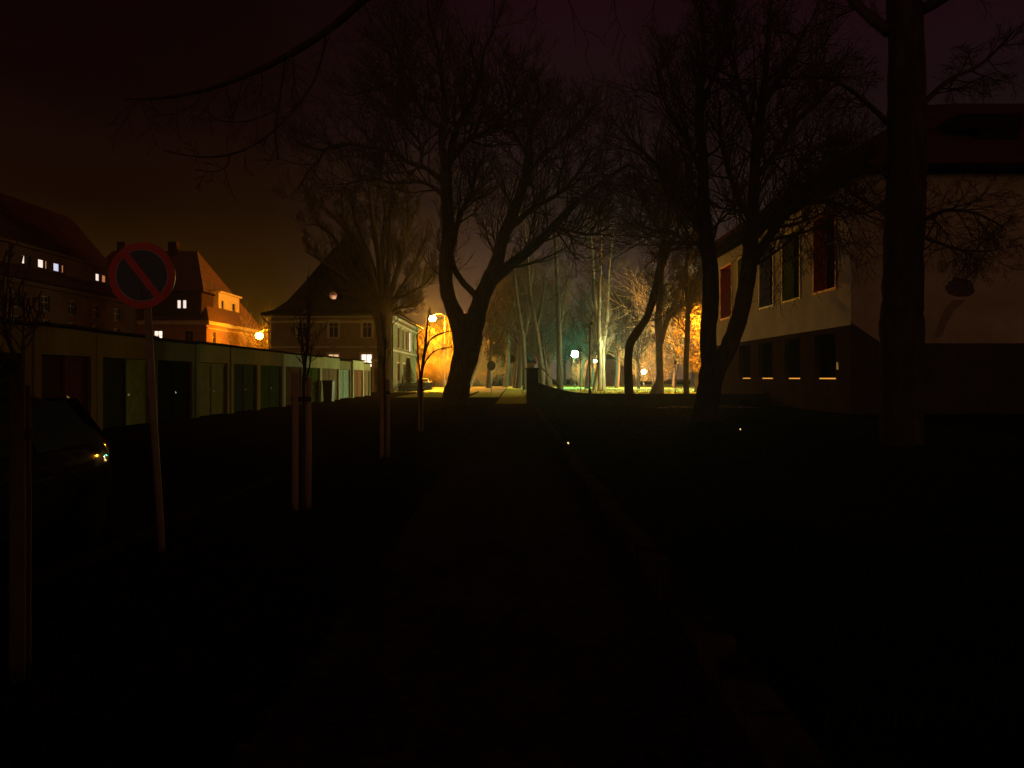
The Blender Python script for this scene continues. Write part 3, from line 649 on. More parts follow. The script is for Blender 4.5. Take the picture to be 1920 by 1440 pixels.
def hip_roof(root, x0, x1, y0, y1, prof, m_, name='roof', ov=.7, soffit=True):
    m = MB(); X0, X1, Y0, Y1 = x0-ov, x1+ov, y0-ov, y1+ov; half = min(X1-X0, Y1-Y0)/2; base = []
    ringsn = 0
    for ins, z in prof:
        i_ = min(ins, half-.001); base.append(len(m.v)); m.v += [(X0+i_,Y0+i_,z),(X1-i_,Y0+i_,z),(X1-i_,Y1-i_,z),(X0+i_,Y1-i_,z)]
    for a, b in zip(base, base[1:]):
        for k in range(4): m.f.append((a+k, a+(k+1) % 4, b+(k+1) % 4, b+k))
    b = base[-1]; m.f.append((b, b+1, b+2, b+3)); m.f.append((3,2,1,0))
    return m.build(name, m_, root)

# ---- the villa
VX0, VX1, VY0, VY1 = -27.0, -13.45, 86.0, 108.0
VW = mat('villa_render', (.30,.235,.15), .9, (.20,.155,.10), .6, .4, 20); VT = mat('villa_trim', (.62,.60,.46), .8, (.46,.44,.33), 1.5)
VWS = mat('villa_side_render', (.24,.24,.14), .9, (.18,.18,.10), .7, .4, 20)
villa = thing('villa', 'detached villa with a steep swept hip roof and small oval roof window', 'house', ((VX0+VX1)/2, VY0, 0)); vo = Vector(villa.location)
def V(x, y, z=0): return Vector((x, y, z))-vo
front = Wall(V(VX0, VY0), (1,0,0), (0,-1,0)); side = Wall(V(VX1, VY0), (0,1,0), (1,0,0)); W_ = VX1-VX0
def vu(px): return ux(px, VY0)-VX0
ops_f = []
for px in (566, 625, 688): u = vu(px); ops_f.append((u-.55, u+.55, uz(633,86), uz(602,86)))
for px in (566, 625, 687): u = vu(px); ops_f.append((u-.62, u+.62, 2.75, 4.25))
m = MB(); front.make(m, 0, W_, 0, 8.6, ops_f); m.build('front_wall', VW, villa)
def vside(px): return VX1*F/(px-CX)-VY0    # u along the side wall for a pixel column
ops_s = []
for px0, px1, z0, z1 in ((744.5,748.5,5.1,7.5),(753,757,5.1,7.5),(760,763.4,5.1,7.5),(767.5,771.5,5.0,7.6),(744.5,749,1.2,3.3),(755,759,1.2,3.3),(764,767,1.9,4.2)):
    ops_s.append((vside(px0), vside(px1), z0, z1))
m = MB(); side.make(m, 0, VY1-VY0, 0, 8.6, ops_s); m.build('side_wall', VWS, villa)
m = MB(); q = [V(VX0,VY1), V(VX1,VY1), V(VX0,VY0)]
m.quad(V(VX0,VY1,0), V(VX1,VY1,0), V(VX1,VY1,8.6), V(VX0,VY1,8.6)); m.quad(V(VX0,VY0,0), V(VX0,VY1,0), V(VX0,VY1,8.6), V(VX0,VY0,8.6)); m.build('rear_walls', VW, villa)
for i, o in enumerate(ops_f):
    g_ = GLASS if i < 4 else (LIT_O if i == 4 else LIT_C)
    front.window(villa, o, g_, FRAMEW, mull=1, trans=.66 if i < 3 else .3, surround=VT, label=(None,None,None,None,'window lit warm orange','window lit bright cream')[i])
for i, o in enumerate(ops_s): side.window(villa, o, LIT_C if i == 3 else (LIT_B if i == 6 else GLASS), FRAMEW, mull=1 if i < 4 else 0, surround=VT, label='narrow lit upper window' if i == 3 else ('bluish lit lower window' if i == 6 else None))
for px in (566, 625, 687):   # arched blind niches round the lower windows
    u = vu(px); m = MB(); n_ = 14
    for k in range(n_):
        a0 = math.pi*k/n_; a1 = math.pi*(k+1)/n_
        for (ra, rb) in ((1.0, 1.16),):
            p_ = [front.p(u-ra*math.cos(a0), 3.9+ra*math.sin(a0), -.06), front.p(u-rb*math.cos(a0), 3.9+rb*math.sin(a0), -.06), front.p(u-rb*math.cos(a1), 3.9+rb*math.sin(a1), -.06), front.p(u-ra*math.cos(a1), 3.9+ra*math.sin(a1), -.06)]
            m.quad(*p_)
            q_ = [front.p(u-ra*math.cos(a0), 3.9+ra*math.sin(a0), 0), front.p(u-ra*math.cos(a1), 3.9+ra*math.sin(a1), 0)]; m.quad(p_[0], p_[3], q_[1], q_[0])
            q_ = [front.p(u-rb*math.cos(a0), 3.9+rb*math.sin(a0), 0), front.p(u-rb*math.cos(a1), 3.9+rb*math.sin(a1), 0)]; m.quad(p_[1], p_[2], q_[1], q_[0])
    m.build('arch_moulding', VW, villa)
m = MB(); front.slab(m, -.16, W_+.16, 7.7, 7.95, -.14, -.002); front.slab(m, -.3, W_+.3, 8.3, 8.62, -.4, -.002); side.slab(m, -.003, VY1-VY0, 7.7, 7.95, -.14, -.002); side.slab(m, -.003, VY1-VY0+.3, 8.2, 8.62, -.4, -.002); m.build('cornice', VT, villa)
m = MB(); front.slab(m, 0, W_, 4.95, 5.08, -.05, -.002); side.slab(m, .01, VY1-VY0, 4.6, 4.8, -.06, -.002); m.build('string_course', VT, villa)
m = MB(); front.slab(m, -.05, W_+.05, 0, .8, -.07, -.002); side.slab(m, .002, VY1-VY0, 0, .8, -.07, -.002); m.build('plinth', CONC, villa)
# door with pilasters right of the windows
ud = vu(712); m = MB(); front.slab(m, ud-.6, ud+.6, .1, 2.6, -.03, -.004); dd = m.build('door', mat('brown_door', (.10,.055,.03), .6), villa)
m = MB(); front.slab(m, ud-.85, ud-.62, 0, 3.4, -.12, -.003); front.slab(m, ud+.62, ud+.85, 0, 3.4, -.12, -.003); front.slab(m, ud-.95, ud+.95, 3.4, 3.65, -.2, -.003); m.build('door_case', VT, villa)
m = MB(); m.sphere(front.p(ud+.45, 1.15, .07), .04, 8, 6); m.build('handle', STEEL, dd, True)
rf = hip_roof(villa, VX0-vo.x, VX1-vo.x, VY0-vo.y, VY1-vo.y, [(0,8.55),(.05,8.8),(1.1,9.2),(2.3,10.3),(3.9,12.7),(5.5,15.3),(7.5,18.3)], ROOF, ov=.85)
# eyebrow roof window
wu = V(ux(625,87.6), 87.6, 0); m = MB(); n_ = 16; zc = uz(555, 87.6)
for k in range(n_):
    a0 = math.pi*k/n_; a1 = math.pi*(k+1)/n_
    for y0, y1, ra in ((-.55, 1.6, .95),):
        m.quad((wu.x-ra*math.cos(a0), wu.y+y0, zc-.35+ra*1.0*math.sin(a0)), (wu.x-ra*math.cos(a1), wu.y+y0, zc-.35+ra*1.0*math.sin(a1)), (wu.x-ra*math.cos(a1), wu.y+y1, zc-.35+ra*1.0*math.sin(a1)), (wu.x-ra*math.cos(a0), wu.y+y1, zc-.35+ra*1.0*math.sin(a0)))
m.quad(*[(wu.x-.95*math.cos(math.pi*k/n_), wu.y-.50, zc-.35+.95*math.sin(math.pi*k/n_)) for k in range(n_+1)])
dm = m.build('roof_window', ROOF, villa)
m = MB(); m.quad(*[(wu.x+.12+.42*math.cos(2*math.pi*k/24), wu.y-.53, zc+.42*math.sin(2*math.pi*k/24)) for k in range(24)]); m.build('pane', LIT_D, dm)
m = MB(); m.box((wu.x+.05, wu.y-.57, zc-.40), (wu.x+.17, wu.y-.54, zc+.2)); m.box((wu.x+.22, wu.y-.57, zc-.40), (wu.x+.42, wu.y-.54, zc-.12)); m.build('lit_ornament', mat('lit_ornament', (.8,.5,.3), .6, emit=(1,.55,.3), estr=.8), dm)
m = MB(); cx_ = V(-20.2, 97).x; m.box((cx_-.5, 10.5, 16.5), (cx_+.5, 11.8, 19.6)); m.box((cx_-.6, 10.4, 19.602), (cx_+.6, 11.9, 19.8)); m.build('chimney', mat('brick_chimney', (.05,.015,.01), .9), rf)
# gutters and downpipes
def pipe(pts, r=.06): 
    m = MB(); m.tube([Vector(p) for p in pts], [r]*len(pts), 8); return m
gx = VX1-vo.x; L_ = VY1-VY0
pipe([(VX0-vo.x-.8, -.82, 8.52), (gx+.8, -.82, 8.52)], .09).build('gutter', DARKM, villa, True)
pipe([(gx+.85, -.8, 8.5), (gx+.85, L_+.8, 8.5)], .09).build('gutter', DARKM, villa, True)
pipe([(gx+.85, -.7, 8.45), (gx+.8, -.6, 8.1), (gx+.12, -.12, 7.5), (gx+.12, -.12, 0.1)], .07).build('downpipe', DARKM, villa, True)
pipe([(gx+.85, L_+.2, 8.45), (gx+.8, L_+.2, 8.2), (gx+.15, L_-.05, 7.6), (gx+.15, L_-.05, 0.1)], .07).build('downpipe', DARKM, villa, True)
pipe([(VX0-vo.x-.8, -.7, 8.45), (VX0-vo.x-.6, -.5, 8.1), (VX0-vo.x-.1, -.12, 7.6), (VX0-vo.x-.1, -.12, .1)], .07).build('downpipe', DARKM, villa, True)

# ---- left apartment wing
def hipped_house(name, label, X0, X1, Y0, Y1, ez, rz, rx, ry0, ry1, wallm, roofm, ov=.5, ridge_along='y'):
    root = thing(name, label, 'house', ((X0+X1)/2, Y0, 0)); o_ = Vector(root.location)
    def q(x, y, z): return Vector((x, y, z))-o_
    m = MB(); a, b, c, d = X0-ov, X1+ov, Y0-ov, Y1+ov
    if ridge_along == 'y':
        A_, B_ = q(rx, ry0, rz), q(rx, ry1, rz)
        E = [q(a,c,ez), q(b,c,ez), q(b,d,ez), q(a,d,ez)]
        m.quad(E[0], E[1], A_); m.quad(E[1], E[2], B_, A_); m.quad(E[2], E[3], B_); m.quad(E[3], E[0], A_, B_); m.quad(*reversed(E))
    else:
        A_, B_ = q(ry0, rx, rz), q(ry1, rx, rz)          # ridge from x=ry0 to x=ry1 at y=rx
        E = [q(a,c,ez), q(b,c,ez), q(b,d,ez), q(a,d,ez)]
        m.quad(E[0], E[1], B_, A_); m.quad(E[1], E[2], B_); m.quad(E[2], E[3], A_, B_); m.quad(E[3], E[0], A_); m.quad(*reversed(E))
    rf = m.build('roof', roofm, root); return root, o_, rf
LW = mat('old_brown_render', (.055,.026,.016), .9, (.035,.017,.011), .5, .4, 15)
wing, wo, wr = hipped_house('apartment_wing', 'long dark apartment wing at the far left with lit attic windows', -52, -40, 30, 82, 9.6, 17.9, -45, 36, 78.5, LW, mat('dark_red_tiles', (.055,.018,.012), .9, (.03,.011,.008), 2, .6, 8, pattern='tiles'))
sw = Wall(Vector((-40, 30, 0))-wo, (0,1,0), (1,0,0)); ops = []
for yy in range(34, 81, 4):
    ops += [(yy-30-.6, yy-30+.6, 1.4, 3.0), (yy-30-.6, yy-30+.6, 4.8, 6.6), (yy-30-.6, yy-30+.6, 7.3, 8.6)]
m = MB(); sw.make(m, 0, 52, 0, 9.6, ops); fw_ = Wall(Vector((-52,82,0))-wo, (1,0,0), (0,1,0)); fw_.make(m, 0, 12, 0, 9.6, [])
Wall(Vector((-52,30,0))-wo, (1,0,0), (0,-1,0)).make(m, 0, 12, 0, 9.6, []); Wall(Vector((-52,30,0))-wo, (0,1,0), (-1,0,0)).make(m, 0, 52, 0, 9.6, []); m.build('walls', LW, wing)
DF = mat('dark_frame', (.14,.09,.06), .7)
for o in ops: sw.window(wing, o, GLASS, DF, trans=.6, sill=False)
# attic dormer band with windows
dm = Wall(Vector((-40.3, 30, 0))-wo, (0,1,0), (1,0,0)); dops = []; lit = {}
for px, wpx, mt, lb in ((45.5,8,LIT_W,'attic window lit white, leftmost'), (55,7,GLASS,None), (78,13,LIT_W,'attic window lit creamy white'), (88,5,LIT_O,None), (107,13,LIT_B,'attic window lit bluish white'), (119,6,LIT_D,None), (184,9,LIT_W,'attic window lit white, nearest the road sign'), (196,9,LIT_D,None)):
    u0 = 40.3*F/(CX-(px-wpx/2))-30; u1 = 40.3*F/(CX-(px+wpx/2))-30; dops.append((u0, u1, 10.65, 11.75)); lit[len(dops)-1] = (mt, lb)
for yy in (34, 38, 42, 47, 53, 57.5): dops.append((yy-30-.5, yy-30+.5, 10.65, 11.75))
m = MB(); dm.make(m, 2, 51, 9.85, 12.35, dops, .2); dm.slab(m, 1.8, 51.2, 12.352, 12.6, -.35, 3.2); dm.slab(m, 1.8, 51.2, 9.7, 9.848, -.3, 1)
m.quad(dm.p(51,9.85), dm.p(51,12.35), dm.p(51,12.35,3), dm.p(51,9.85,3)); m.build('dormer_band', LW, wing)
for i, o in enumerate(dops):
    mt, lb = lit.get(i, (GLASS, None)); dm.window(wing, o, mt, DF, mull=0, trans=0, sill=False, fw=.05, label=lb)
m = MB(); sw.slab(m, 0, 52, 9.2, 9.55, -.35, -.002); sw.slab(m, 0, 52, 4.0, 4.2, -.06, -.002); m.build('cornice', LW, wing)
m = MB(); m.tube([(-43-wo.x, 33, 14), (-43-wo.x, 33, 18)], [.03,.02], 5); m.build('aerial', DARKM, wr)

# ---- brick house lit by the left street lamp
BR = mat('orange_brick', (.36,.17,.09), .9, (.24,.11,.055), 1.4, .5, 20)
bh, bo, br_ = hipped_house('brick_house', 'tall-roofed house whose right side glows orange beside the left street lamp', -62, -39.7, 100, 121, 9.0, 19.7, 110, -57, -45, BR, ROOFR, ridge_along='x')
bf = Wall(Vector((-62,100,0))-bo, (1,0,0), (0,-1,0)); bs = Wall(Vector((-39.7,100,0))-bo, (0,1,0), (1,0,0))
fo = [(u-.55, u+.55, z0, z0+1.7) for u in (2,5.5,9,12.5,16,20) for z0 in (1.5, 6.0)]
so = [(u-.5, u+.5, z0, z0+1.9) for u in (2.6, 8.6, 15.5) for z0 in (1.5, 5.8)]
m = MB(); bf.make(m, 0, 22.3, 0, 9, fo); bs.make(m, 0, 21, 0, 9, so); Wall(Vector((-62,121,0))-bo, (1,0,0), (0,1,0)).make(m, 0, 22.3, 0, 9, []); m.build('walls', BR, bh)
for i, o in enumerate(fo): bf.window(bh, o, LIT_C if i == 9 else GLASS, DF if i != 9 else FRAMEW, label='lit window just above the garage roof' if i == 9 else None)
for o in so: bs.window(bh, o, GLASS, FRAMEW, surround=None)
m = MB(); bs.slab(m, -.3, 21.3, 8.5, 8.98, -.45, -.002); bs.slab(m, 0, 21, 8.0, 8.15, -.1, -.002); bf.slab(m, -.3, 22.6, 8.5, 8.98, -.42, -.002); m.build('cornice', mat('cream_cornice', (.58,.42,.22), .8), bh)
# front dormer
def dormer(root, wall, u0, u1, z0, z1, out_, deep, ops, wallm, roofm, panes, frame=FRAMEW):
    W2 = Wall(wall.p(0,0,out_), wall.U, wall.N); m = MB(); W2.make(m, u0, u1, z0, z1, ops, .15)
    m.quad(W2.p(u0,z0), W2.p(u0,z1), W2.p(u0,z1,deep), W2.p(u0,z0,deep)); m.quad(W2.p(u1,z0), W2.p(u1,z1), W2.p(u1,z1,deep), W2.p(u1,z0,deep)); m.quad(W2.p(u0,z0), W2.p(u1,z0), W2.p(u1,z0,deep), W2.p(u0,z0,deep)); d_ = m.build('dormer', wallm, root)
    m = MB(); W2.slab(m, u0-.25, u1+.25, z1+.003, z1+.25, -.35, deep); m.build('dormer_roof', roofm, d_)
    for o, p_ in zip(ops, panes): W2.window(d_, o, p_, frame, mull=0, trans=0, sill=False, fw=.08, depth=.12)
uc = ux(341,100)+62; z0 = uz(578,100)
dormer(bh, bf, uc-4.5, uc+2.6, 9.6, 12.6, -.1, 4, [(uc-.62, uc-.06, uz(579,100), uz(562,100)), (uc+.1, uc+.66, uz(579,100), uz(562,100))], LW, ROOF, [LIT_W, LIT_W], DF)
CRD = mat('dormer_ochre', (.52,.34,.15), .8, (.40,.25,.10), 2)
dormer(bh, bs, 6.0, 14.0, 10.5, 13.3, .7, 4, [(7.0, 8.0, 10.9, 12.4), (11.2, 12.4, 10.9, 12.4)], CRD, CRD, [GLASS, GLASS])
m = MB(); m.tube([(-41.2-bo.x, 6.5, 13), (-41.2-bo.x, 6.5, 15.2)], [.04,.03], 6); m.tube([(-41.2-bo.x, 5.8, 14.9), (-41.2-bo.x, 7.6, 14.5)], [.025,.025], 5); m.build('aerial', DARKM, bh)
for x in (-55.5, -48.2): m = MB(); m.box((x-bo.x-.6, 9.2, 17.5), (x-bo.x+.6, 10.2, 20.9)); m.build('chimney', LW, br_)

# ---- school on the right
SXL, SYC = 14.8, 33.6
SCH = mat('school_render', (.72,.72,.86), .9, (.54,.53,.64), .5, .35, 14); SCH2 = mat('school_end_render', (.52,.42,.27), .9, (.36,.28,.18), .45, .5, 6); SCB = mat('school_lower_dark', (.075,.048,.046), .95, (.048,.031,.030), .8, .4, 14)
school = thing('school_building', 'pale two-storey school with tall colour-framed windows and a blank end wall', 'school building', (SXL, SYC, 0)); so_ = Vector(school.location)
sl = Wall(Vector((SXL,SYC,0))-so_, (0,1,0), (-1,0,0)); se = Wall(Vector((SXL,SYC,0))-so_, (1,0,0), (0,-1,0))
up = []; cols_ = []; SLN = 23.2
SRED = mat('red_reveal', (.85,.035,.03), .6, (.65,.03,.025), 3); SGRN = mat('green_reveal', (.45,.60,.15), .6, (.34,.46,.11), 3); SBLU = mat('blue_reveal', (.38,.46,.65), .6, (.28,.35,.5), 3)
for px0, px1, mt in ((1527,1567,SRED),(1468,1500,SGRN),(1425,1450,SBLU),(1384,1404,SGRN),(1352,1372,SRED)):
    ya = SXL*F/(px0-CX)-SYC; yb = SXL*F/(px1-CX)-SYC; up.append((yb, ya, 5.75, 9.25, .02)); cols_.append(mt)
lo = []
for px0, px1, mt in ((1527,1567,0),(1471,1500,0),(1422,1449,0),(1386,1407,0)):
    ya = SXL*F/(px0-CX)-SYC; yb = SXL*F/(px1-CX)-SYC; lo.append((yb, ya, 1.5, 3.65, .35))
m = MB(); sl.make(m, 0, SLN, 4.0, 10.2, up); m.build('upper_wall', SCH, school)
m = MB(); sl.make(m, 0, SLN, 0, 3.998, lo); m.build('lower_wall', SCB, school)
m = MB(); sl.slab(m, 0.002, SLN, 3.9, 4.05, -.06, -.002); m.build('band', SCH, school)
for (a, b, c, d, _), mt in zip(up, cols_):
    dp = .62; m = MB(); t = .02
    for P_ in ((sl.p(a,c), sl.p(b,c), sl.p(b,c,dp), sl.p(a,c,dp)), (sl.p(a,d), sl.p(b,d), sl.p(b,d,dp), sl.p(a,d,dp)), (sl.p(a,c), sl.p(a,d), sl.p(a,d,dp), sl.p(a,c,dp)), (sl.p(b,c), sl.p(b,d), sl.p(b,d,dp), sl.p(b,c,dp))): m.quad(*P_)
    for (x0,x1,y0,y1) in ((a-.12,a,c-.12,d+.12),(b,b+.12,c-.12,d+.12),(a,b,c-.12,c),(a,b,d,d+.12)): sl.slab(m, x0, x1, y0, y1, -.05, -.001)
    rv = m.build('window_box', mt, school)
    m = MB(); fw = .08
    for (x0,x1,y0,y1) in ((a+.01,a+fw,c+.01,d-.01),(b-fw,b-.01,c+.01,d-.01),(a+fw,b-fw,c+.01,c+fw),(a+fw,b-fw,d-fw,d-.01),((a+b)/2-.04,(a+b)/2+.04,c+fw,d-fw)): sl.slab(m, x0, x1, y0, y1, dp-.08, dp)
    sl.slab(m, a+fw, b-fw, c+(d-c)*.66-.045, c+(d-c)*.66+.045, dp-.09, dp-.01); m.build('frame', FRAMEW, rv)
    m = MB(); sl.slab(m, a+.02, b-.02, c+.02, d-.02, dp-.04, dp-.02); m.build('pane', GLASS, rv)
for i, (a, b, c, d, dp) in enumerate(lo):
    w_ = sl.window(school, (a, b, c, d), GLASSD, mat('matt_dark_frame', (.02,.015,.014), .95), mull=1, trans=0, sill=False, depth=.33)
    m = MB(); sl.slab(m, a+.12, b-.12, c+.03, c+.085, .20, .26); m.build('lit_slit', LIT_S, w_)
m = MB()
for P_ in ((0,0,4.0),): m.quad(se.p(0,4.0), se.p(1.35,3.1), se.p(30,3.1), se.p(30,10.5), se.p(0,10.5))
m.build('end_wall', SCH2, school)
m = MB(); m.quad(se.p(0,0), se.p(30,0), se.p(30,3.1), se.p(1.35,3.1), se.p(0,4.0)); m.build('end_lower', SCB, school)  # darker lower part of the end wall, top edge slanting near the corner
m = MB(); Wall(Vector((SXL+30,SYC,0))-so_, (0,1,0), (1,0,0)).make(m, 0, SLN, 0, 10.5, []); Wall(Vector((SXL,SYC+SLN,0))-so_, (1,0,0), (0,1,0)).make(m, 0, 30, 0, 10.5, []); m.build('rear_walls', SCH2, school)
m = MB(); sl.slab(m, -.9, SLN+.9, 10.2, 10.65, -.55, -.002); se.slab(m, .002, 30.9, 10.5, 10.95, -.9, -.002); m.build('eaves', mat('dark_eaves', (.02,.014,.014), .95), school)
SR = mat('school_roof', (.12,.040,.045), .95, (.08,.026,.030), 1.0)
rs = hip_roof(school, 0, 30, 0, SLN, [(0,10.7),(.05,10.96),(8,16.0),(12,17.5)], SR, ov=.95)
m = MB(); xx = ux(1848,36)-so_.x; m.box((xx-.9, 1.4, 10.9), (xx+.9, 3.4, uz(230,36))); m.box((xx-1.9, 1.3, uz(255,36)), (xx+1.0, 3.5, uz(228,36))); m.build('chimney', mat('dark_brick', (.03,.02,.016), .9), rs)
# wall lamp plate near the corner (unlit, catching light) and the painted round tree
m = MB(); sl.slab(m, SXL*F/(1574-CX)-SYC, SXL*F/(1570-CX)-SYC, 1.95, 2.3, -.05, -.003); m.build('wall_plate', mat('brass_plate', (.5,.34,.14), .5), school)
MU = mat('mural_dark', (.07,.05,.06), .9, (.16,.11,.08), 3.5); MU2 = mat('mural_faint', (.30,.23,.15), .9, (.22,.165,.11), 3)
m = MB(); cu = ux(1800,SYC)-SXL; cz = uz(541,SYC); rr_ = random.Random(3); pts = []
for k in range(28):
    a = 2*math.pi*k/28; rx = .62+.07*rr_.uniform(-1,1); rz_ = .48+.06*rr_.uniform(-1,1); pts.append(se.p(cu+rx*math.cos(a), cz+rz_*math.sin(a)*(.8 if math.sin(a) < 0 else 1), -.012))
m.quad(*pts); m.build('wall_painting', MU, school); m = MB(); pts = []
for k in range(16):
    a = 2*math.pi*k/16; pts.append(se.p(ux(1767,SYC)-SXL+.26*math.cos(a), uz(500,SYC)+.28*math.sin(a), -.012))
m.quad(*pts); m.build('painted_spot', MU2, school); m = MB()
pp = [(1800,562,26),(1780,580,20),(1768,605,16),(1758,632,14)]
for (x0,y0,w0),(x1,y1,w1) in zip(pp, pp[1:]):
    m.quad(*[se.p(ux(x,SYC)-SXL, uz(y_,SYC), -.014) for x, y_ in ((x0-w0/2,y0),(x0+w0/2,y0),(x1+w1/2,y1),(x1-w1/2,y1))])
m.build('painted_stem', MU2, school)

# ---- far dark house with one lit window
FH = mat('far_house_render', (.10,.07,.05), .9)
fh, fo_, fr_ = hipped_house('far_house', 'low dark house in the distance behind the gate pillar, one window lit', ux(890,150), ux(1002,150), 150, 160, 4.4, 8.5, 155, ux(910,150), ux(985,150), FH, ROOF, ridge_along='x')
fwl = Wall(Vector((ux(890,150),150,0))-fo_, (1,0,0), (0,-1,0)); u = ux(971,150)-ux(890,150)
m = MB(); fwl.make(m, 0, ux(1002,150)-ux(890,150), 0, 4.4, [(u-.55,u+.55,3.2,4.1), (3,4.2,1.4,2.8)]); m.build('walls', FH, fh); fwl.window(fh, (u-.55,u+.55,3.2,4.1), LIT_O, DF, sill=False, label='lit window'); fwl.window(fh, (3,4.2,1.4,2.8), GLASS, DF)
fh2, fo_, fr_ = hipped_house('far_house', 'dark gabled house silhouette right of the pale many-stemmed tree', ux(1128,165), ux(1196,165), 165, 176, 5.5, 10.0, 170, ux(1145,165), ux(1180,165), FH, ROOF, ridge_along='x')
fwl = Wall(Vector((ux(1128,165),165,0))-fo_, (1,0,0), (0,-1,0)); m = MB(); fwl.make(m, 0, ux(1196,165)-ux(1128,165), 0, 5.5, [(2,3,2,3.4)]); m.build('walls', FH, fh2); fwl.window(fh2, (2,3,2,3.4), GLASS, DF)

# ------------------------------------------------------------------ garages
edges = [-60,62,180,290,368,432,485,533,570,602,637,662,682,697]
GXL = -12.5
GD = [('near-black metal', (.03,.035,.025), 'none'), ('dark double-leaf, one leaf rust-brown', (.10,.045,.025), 'planks'), ('dark green with one paler leaf', (.06,.075,.03), 'planks'), ('blackish green panelled', (.02,.035,.028), None),
      ('pale olive-green', (.14,.16,.07), None), ('dark teal slatted', (.04,.075,.06), 'planks'), ('deep green', (.04,.09,.04), None), ('brown wooden', (.16,.09,.055), 'planks'), ('moss green', (.06,.12,.03), None),
      ('weathered grey-brown', (.22,.20,.14), 'planks'), ('pale turquoise slatted', (.26,.46,.42), 'planks'), ('rusty brown', (.26,.15,.09), 'planks'), ('khaki wooden', (.24,.22,.14), 'planks')]
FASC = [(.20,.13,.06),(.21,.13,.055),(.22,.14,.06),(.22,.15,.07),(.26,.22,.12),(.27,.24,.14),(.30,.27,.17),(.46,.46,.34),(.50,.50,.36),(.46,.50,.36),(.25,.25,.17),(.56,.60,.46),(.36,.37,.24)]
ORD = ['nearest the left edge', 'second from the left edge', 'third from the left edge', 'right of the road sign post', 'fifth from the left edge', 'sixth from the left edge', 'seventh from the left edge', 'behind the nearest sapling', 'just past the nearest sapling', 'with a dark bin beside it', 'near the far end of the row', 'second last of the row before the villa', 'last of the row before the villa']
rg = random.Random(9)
FASC = [tuple(c*(1.0, 1.16, .95)[q]*(.75 if k < 3 else .8 if k < 5 else .8 if k < 7 else 1.3) for q, c in enumerate(f)) for k, f in enumerate(FASC)]  # near fascias darkened, far ones lightened: lamp falloff put into the colour
GD = [(a, tuple(c*(.45 if k < 3 else .5 if k < 4 else 1.1 if k < 5 else 1.0 if k < 7 else 1.3) for c in b), p) for k, (a, b, p) in enumerate(GD)]  # doors carry the same painted falloff, darker near and lighter far
for k in range(13):
    ya = GXL*F/(edges[k]-CX); yb = GXL*F/(edges[k+1]-CX); off = rg.uniform(-.04, .04)+(0, .15)[k in (10, 12)]
    nm, dc, pat = GD[k]; gx0 = GXL-off; zt = 2.95+rg.uniform(-.04,.04)-(.12 if k in (10, 12) else 0)
    root = thing('garage', '%s garage door, %s' % (nm, ORD[k]), 'garage', (gx0, ya, 0), 0, 'row of joined lock-up garages')
    wl = Wall((0,0,0), (0,1,0), (1,0,0)); Lg = yb-ya-.006; pw = .32; zd = 2.22
    m = MB(); wl.make(m, 0, Lg, 0, zt, [(pw, Lg-pw, -.001, zd, .22)], .22)
    m.quad((0,0,0), (-5.5,0,0), (-5.5,0,zt), (0,0,zt)); m.quad((0,Lg,0), (-5.5,Lg,0), (-5.5,Lg,zt), (0,Lg,zt)); m.quad((-5.5,0,0), (-5.5,Lg,0), (-5.5,Lg,zt), (-5.5,0,zt))
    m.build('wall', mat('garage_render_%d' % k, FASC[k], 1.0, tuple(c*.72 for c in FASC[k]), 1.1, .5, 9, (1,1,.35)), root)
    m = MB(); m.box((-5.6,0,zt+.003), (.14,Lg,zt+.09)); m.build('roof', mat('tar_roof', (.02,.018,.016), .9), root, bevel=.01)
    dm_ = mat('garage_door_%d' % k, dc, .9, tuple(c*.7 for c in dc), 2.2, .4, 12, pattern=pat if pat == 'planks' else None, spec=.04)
    dm2 = dm_ if k not in (1, 2) else mat('garage_leaf_%d' % k, ((.08,.025,.012) if k == 1 else (.16,.22,.06)), .9)
    mid = Lg/2
    for s_, (u0, u1, mt) in enumerate(((pw+.01, mid-.008, dm_), (mid+.008, Lg-pw-.01, dm2))):
        m = MB(); wl.slab(m, u0, u1, .04, zd-.02, .12, .17)
        for (x0,x1,y0,y1) in ((u0,u0+.09,.04,zd-.02),(u1-.09,u1,.04,zd-.02),(u0+.09,u1-.09,zd-.13,zd-.02),(u0+.09,u1-.09,1.05,1.16)): wl.slab(m, x0+.003, x1-.003, y0+.003, y1-.003, .09, .118)
        dl = m.build('door_leaf', mt, root)
        if k == 2 and s_ == 1: dl['label'] = 'paler green door leaf'
        if k == 1 and s_ == 1: dl['label'] = 'rust-brown door leaf'
    m = MB(); m.box((-.10, mid+.06, 1.02), (-.06, mid+.20, 1.05)); m.box((-.12, mid+.06, 1.0), (-.06, mid+.09, 1.1)); m.build('handle', STEEL, dl)
root = thing('wheelie_bin', 'dark upright bin standing against the garage row', 'bin', (-12.0, 50.4, 0)); m = MB(); m.quad(*[]) if False else None
i0 = len(m.v); m.v += [(-.26,-.3,.05),(.26,-.3,.05),(.26,.3,.05),(-.26,.3,.05),(-.33,-.37,1.35),(.33,-.37,1.35),(.33,.37,1.35),(-.33,.37,1.35)]; m.f += [(0,3,2,1),(4,5,6,7),(0,1,5,4),(1,2,6,5),(2,3,7,6),(3,0,4,7)]; m.build('body', DARKM, root, bevel=.02)
m = MB(); m.box((-.36,-.4,1.353), (.36,.4,1.42)); m.build('lid', DARKM, root, bevel=.02); 
for s_ in (-1, 1): m = MB(); m.tube([(s_*.22-.04,.33,.1),(s_*.22+.04,.33,.1)], [.1,.1], 14); m.build('wheel', DARKM, root, True)

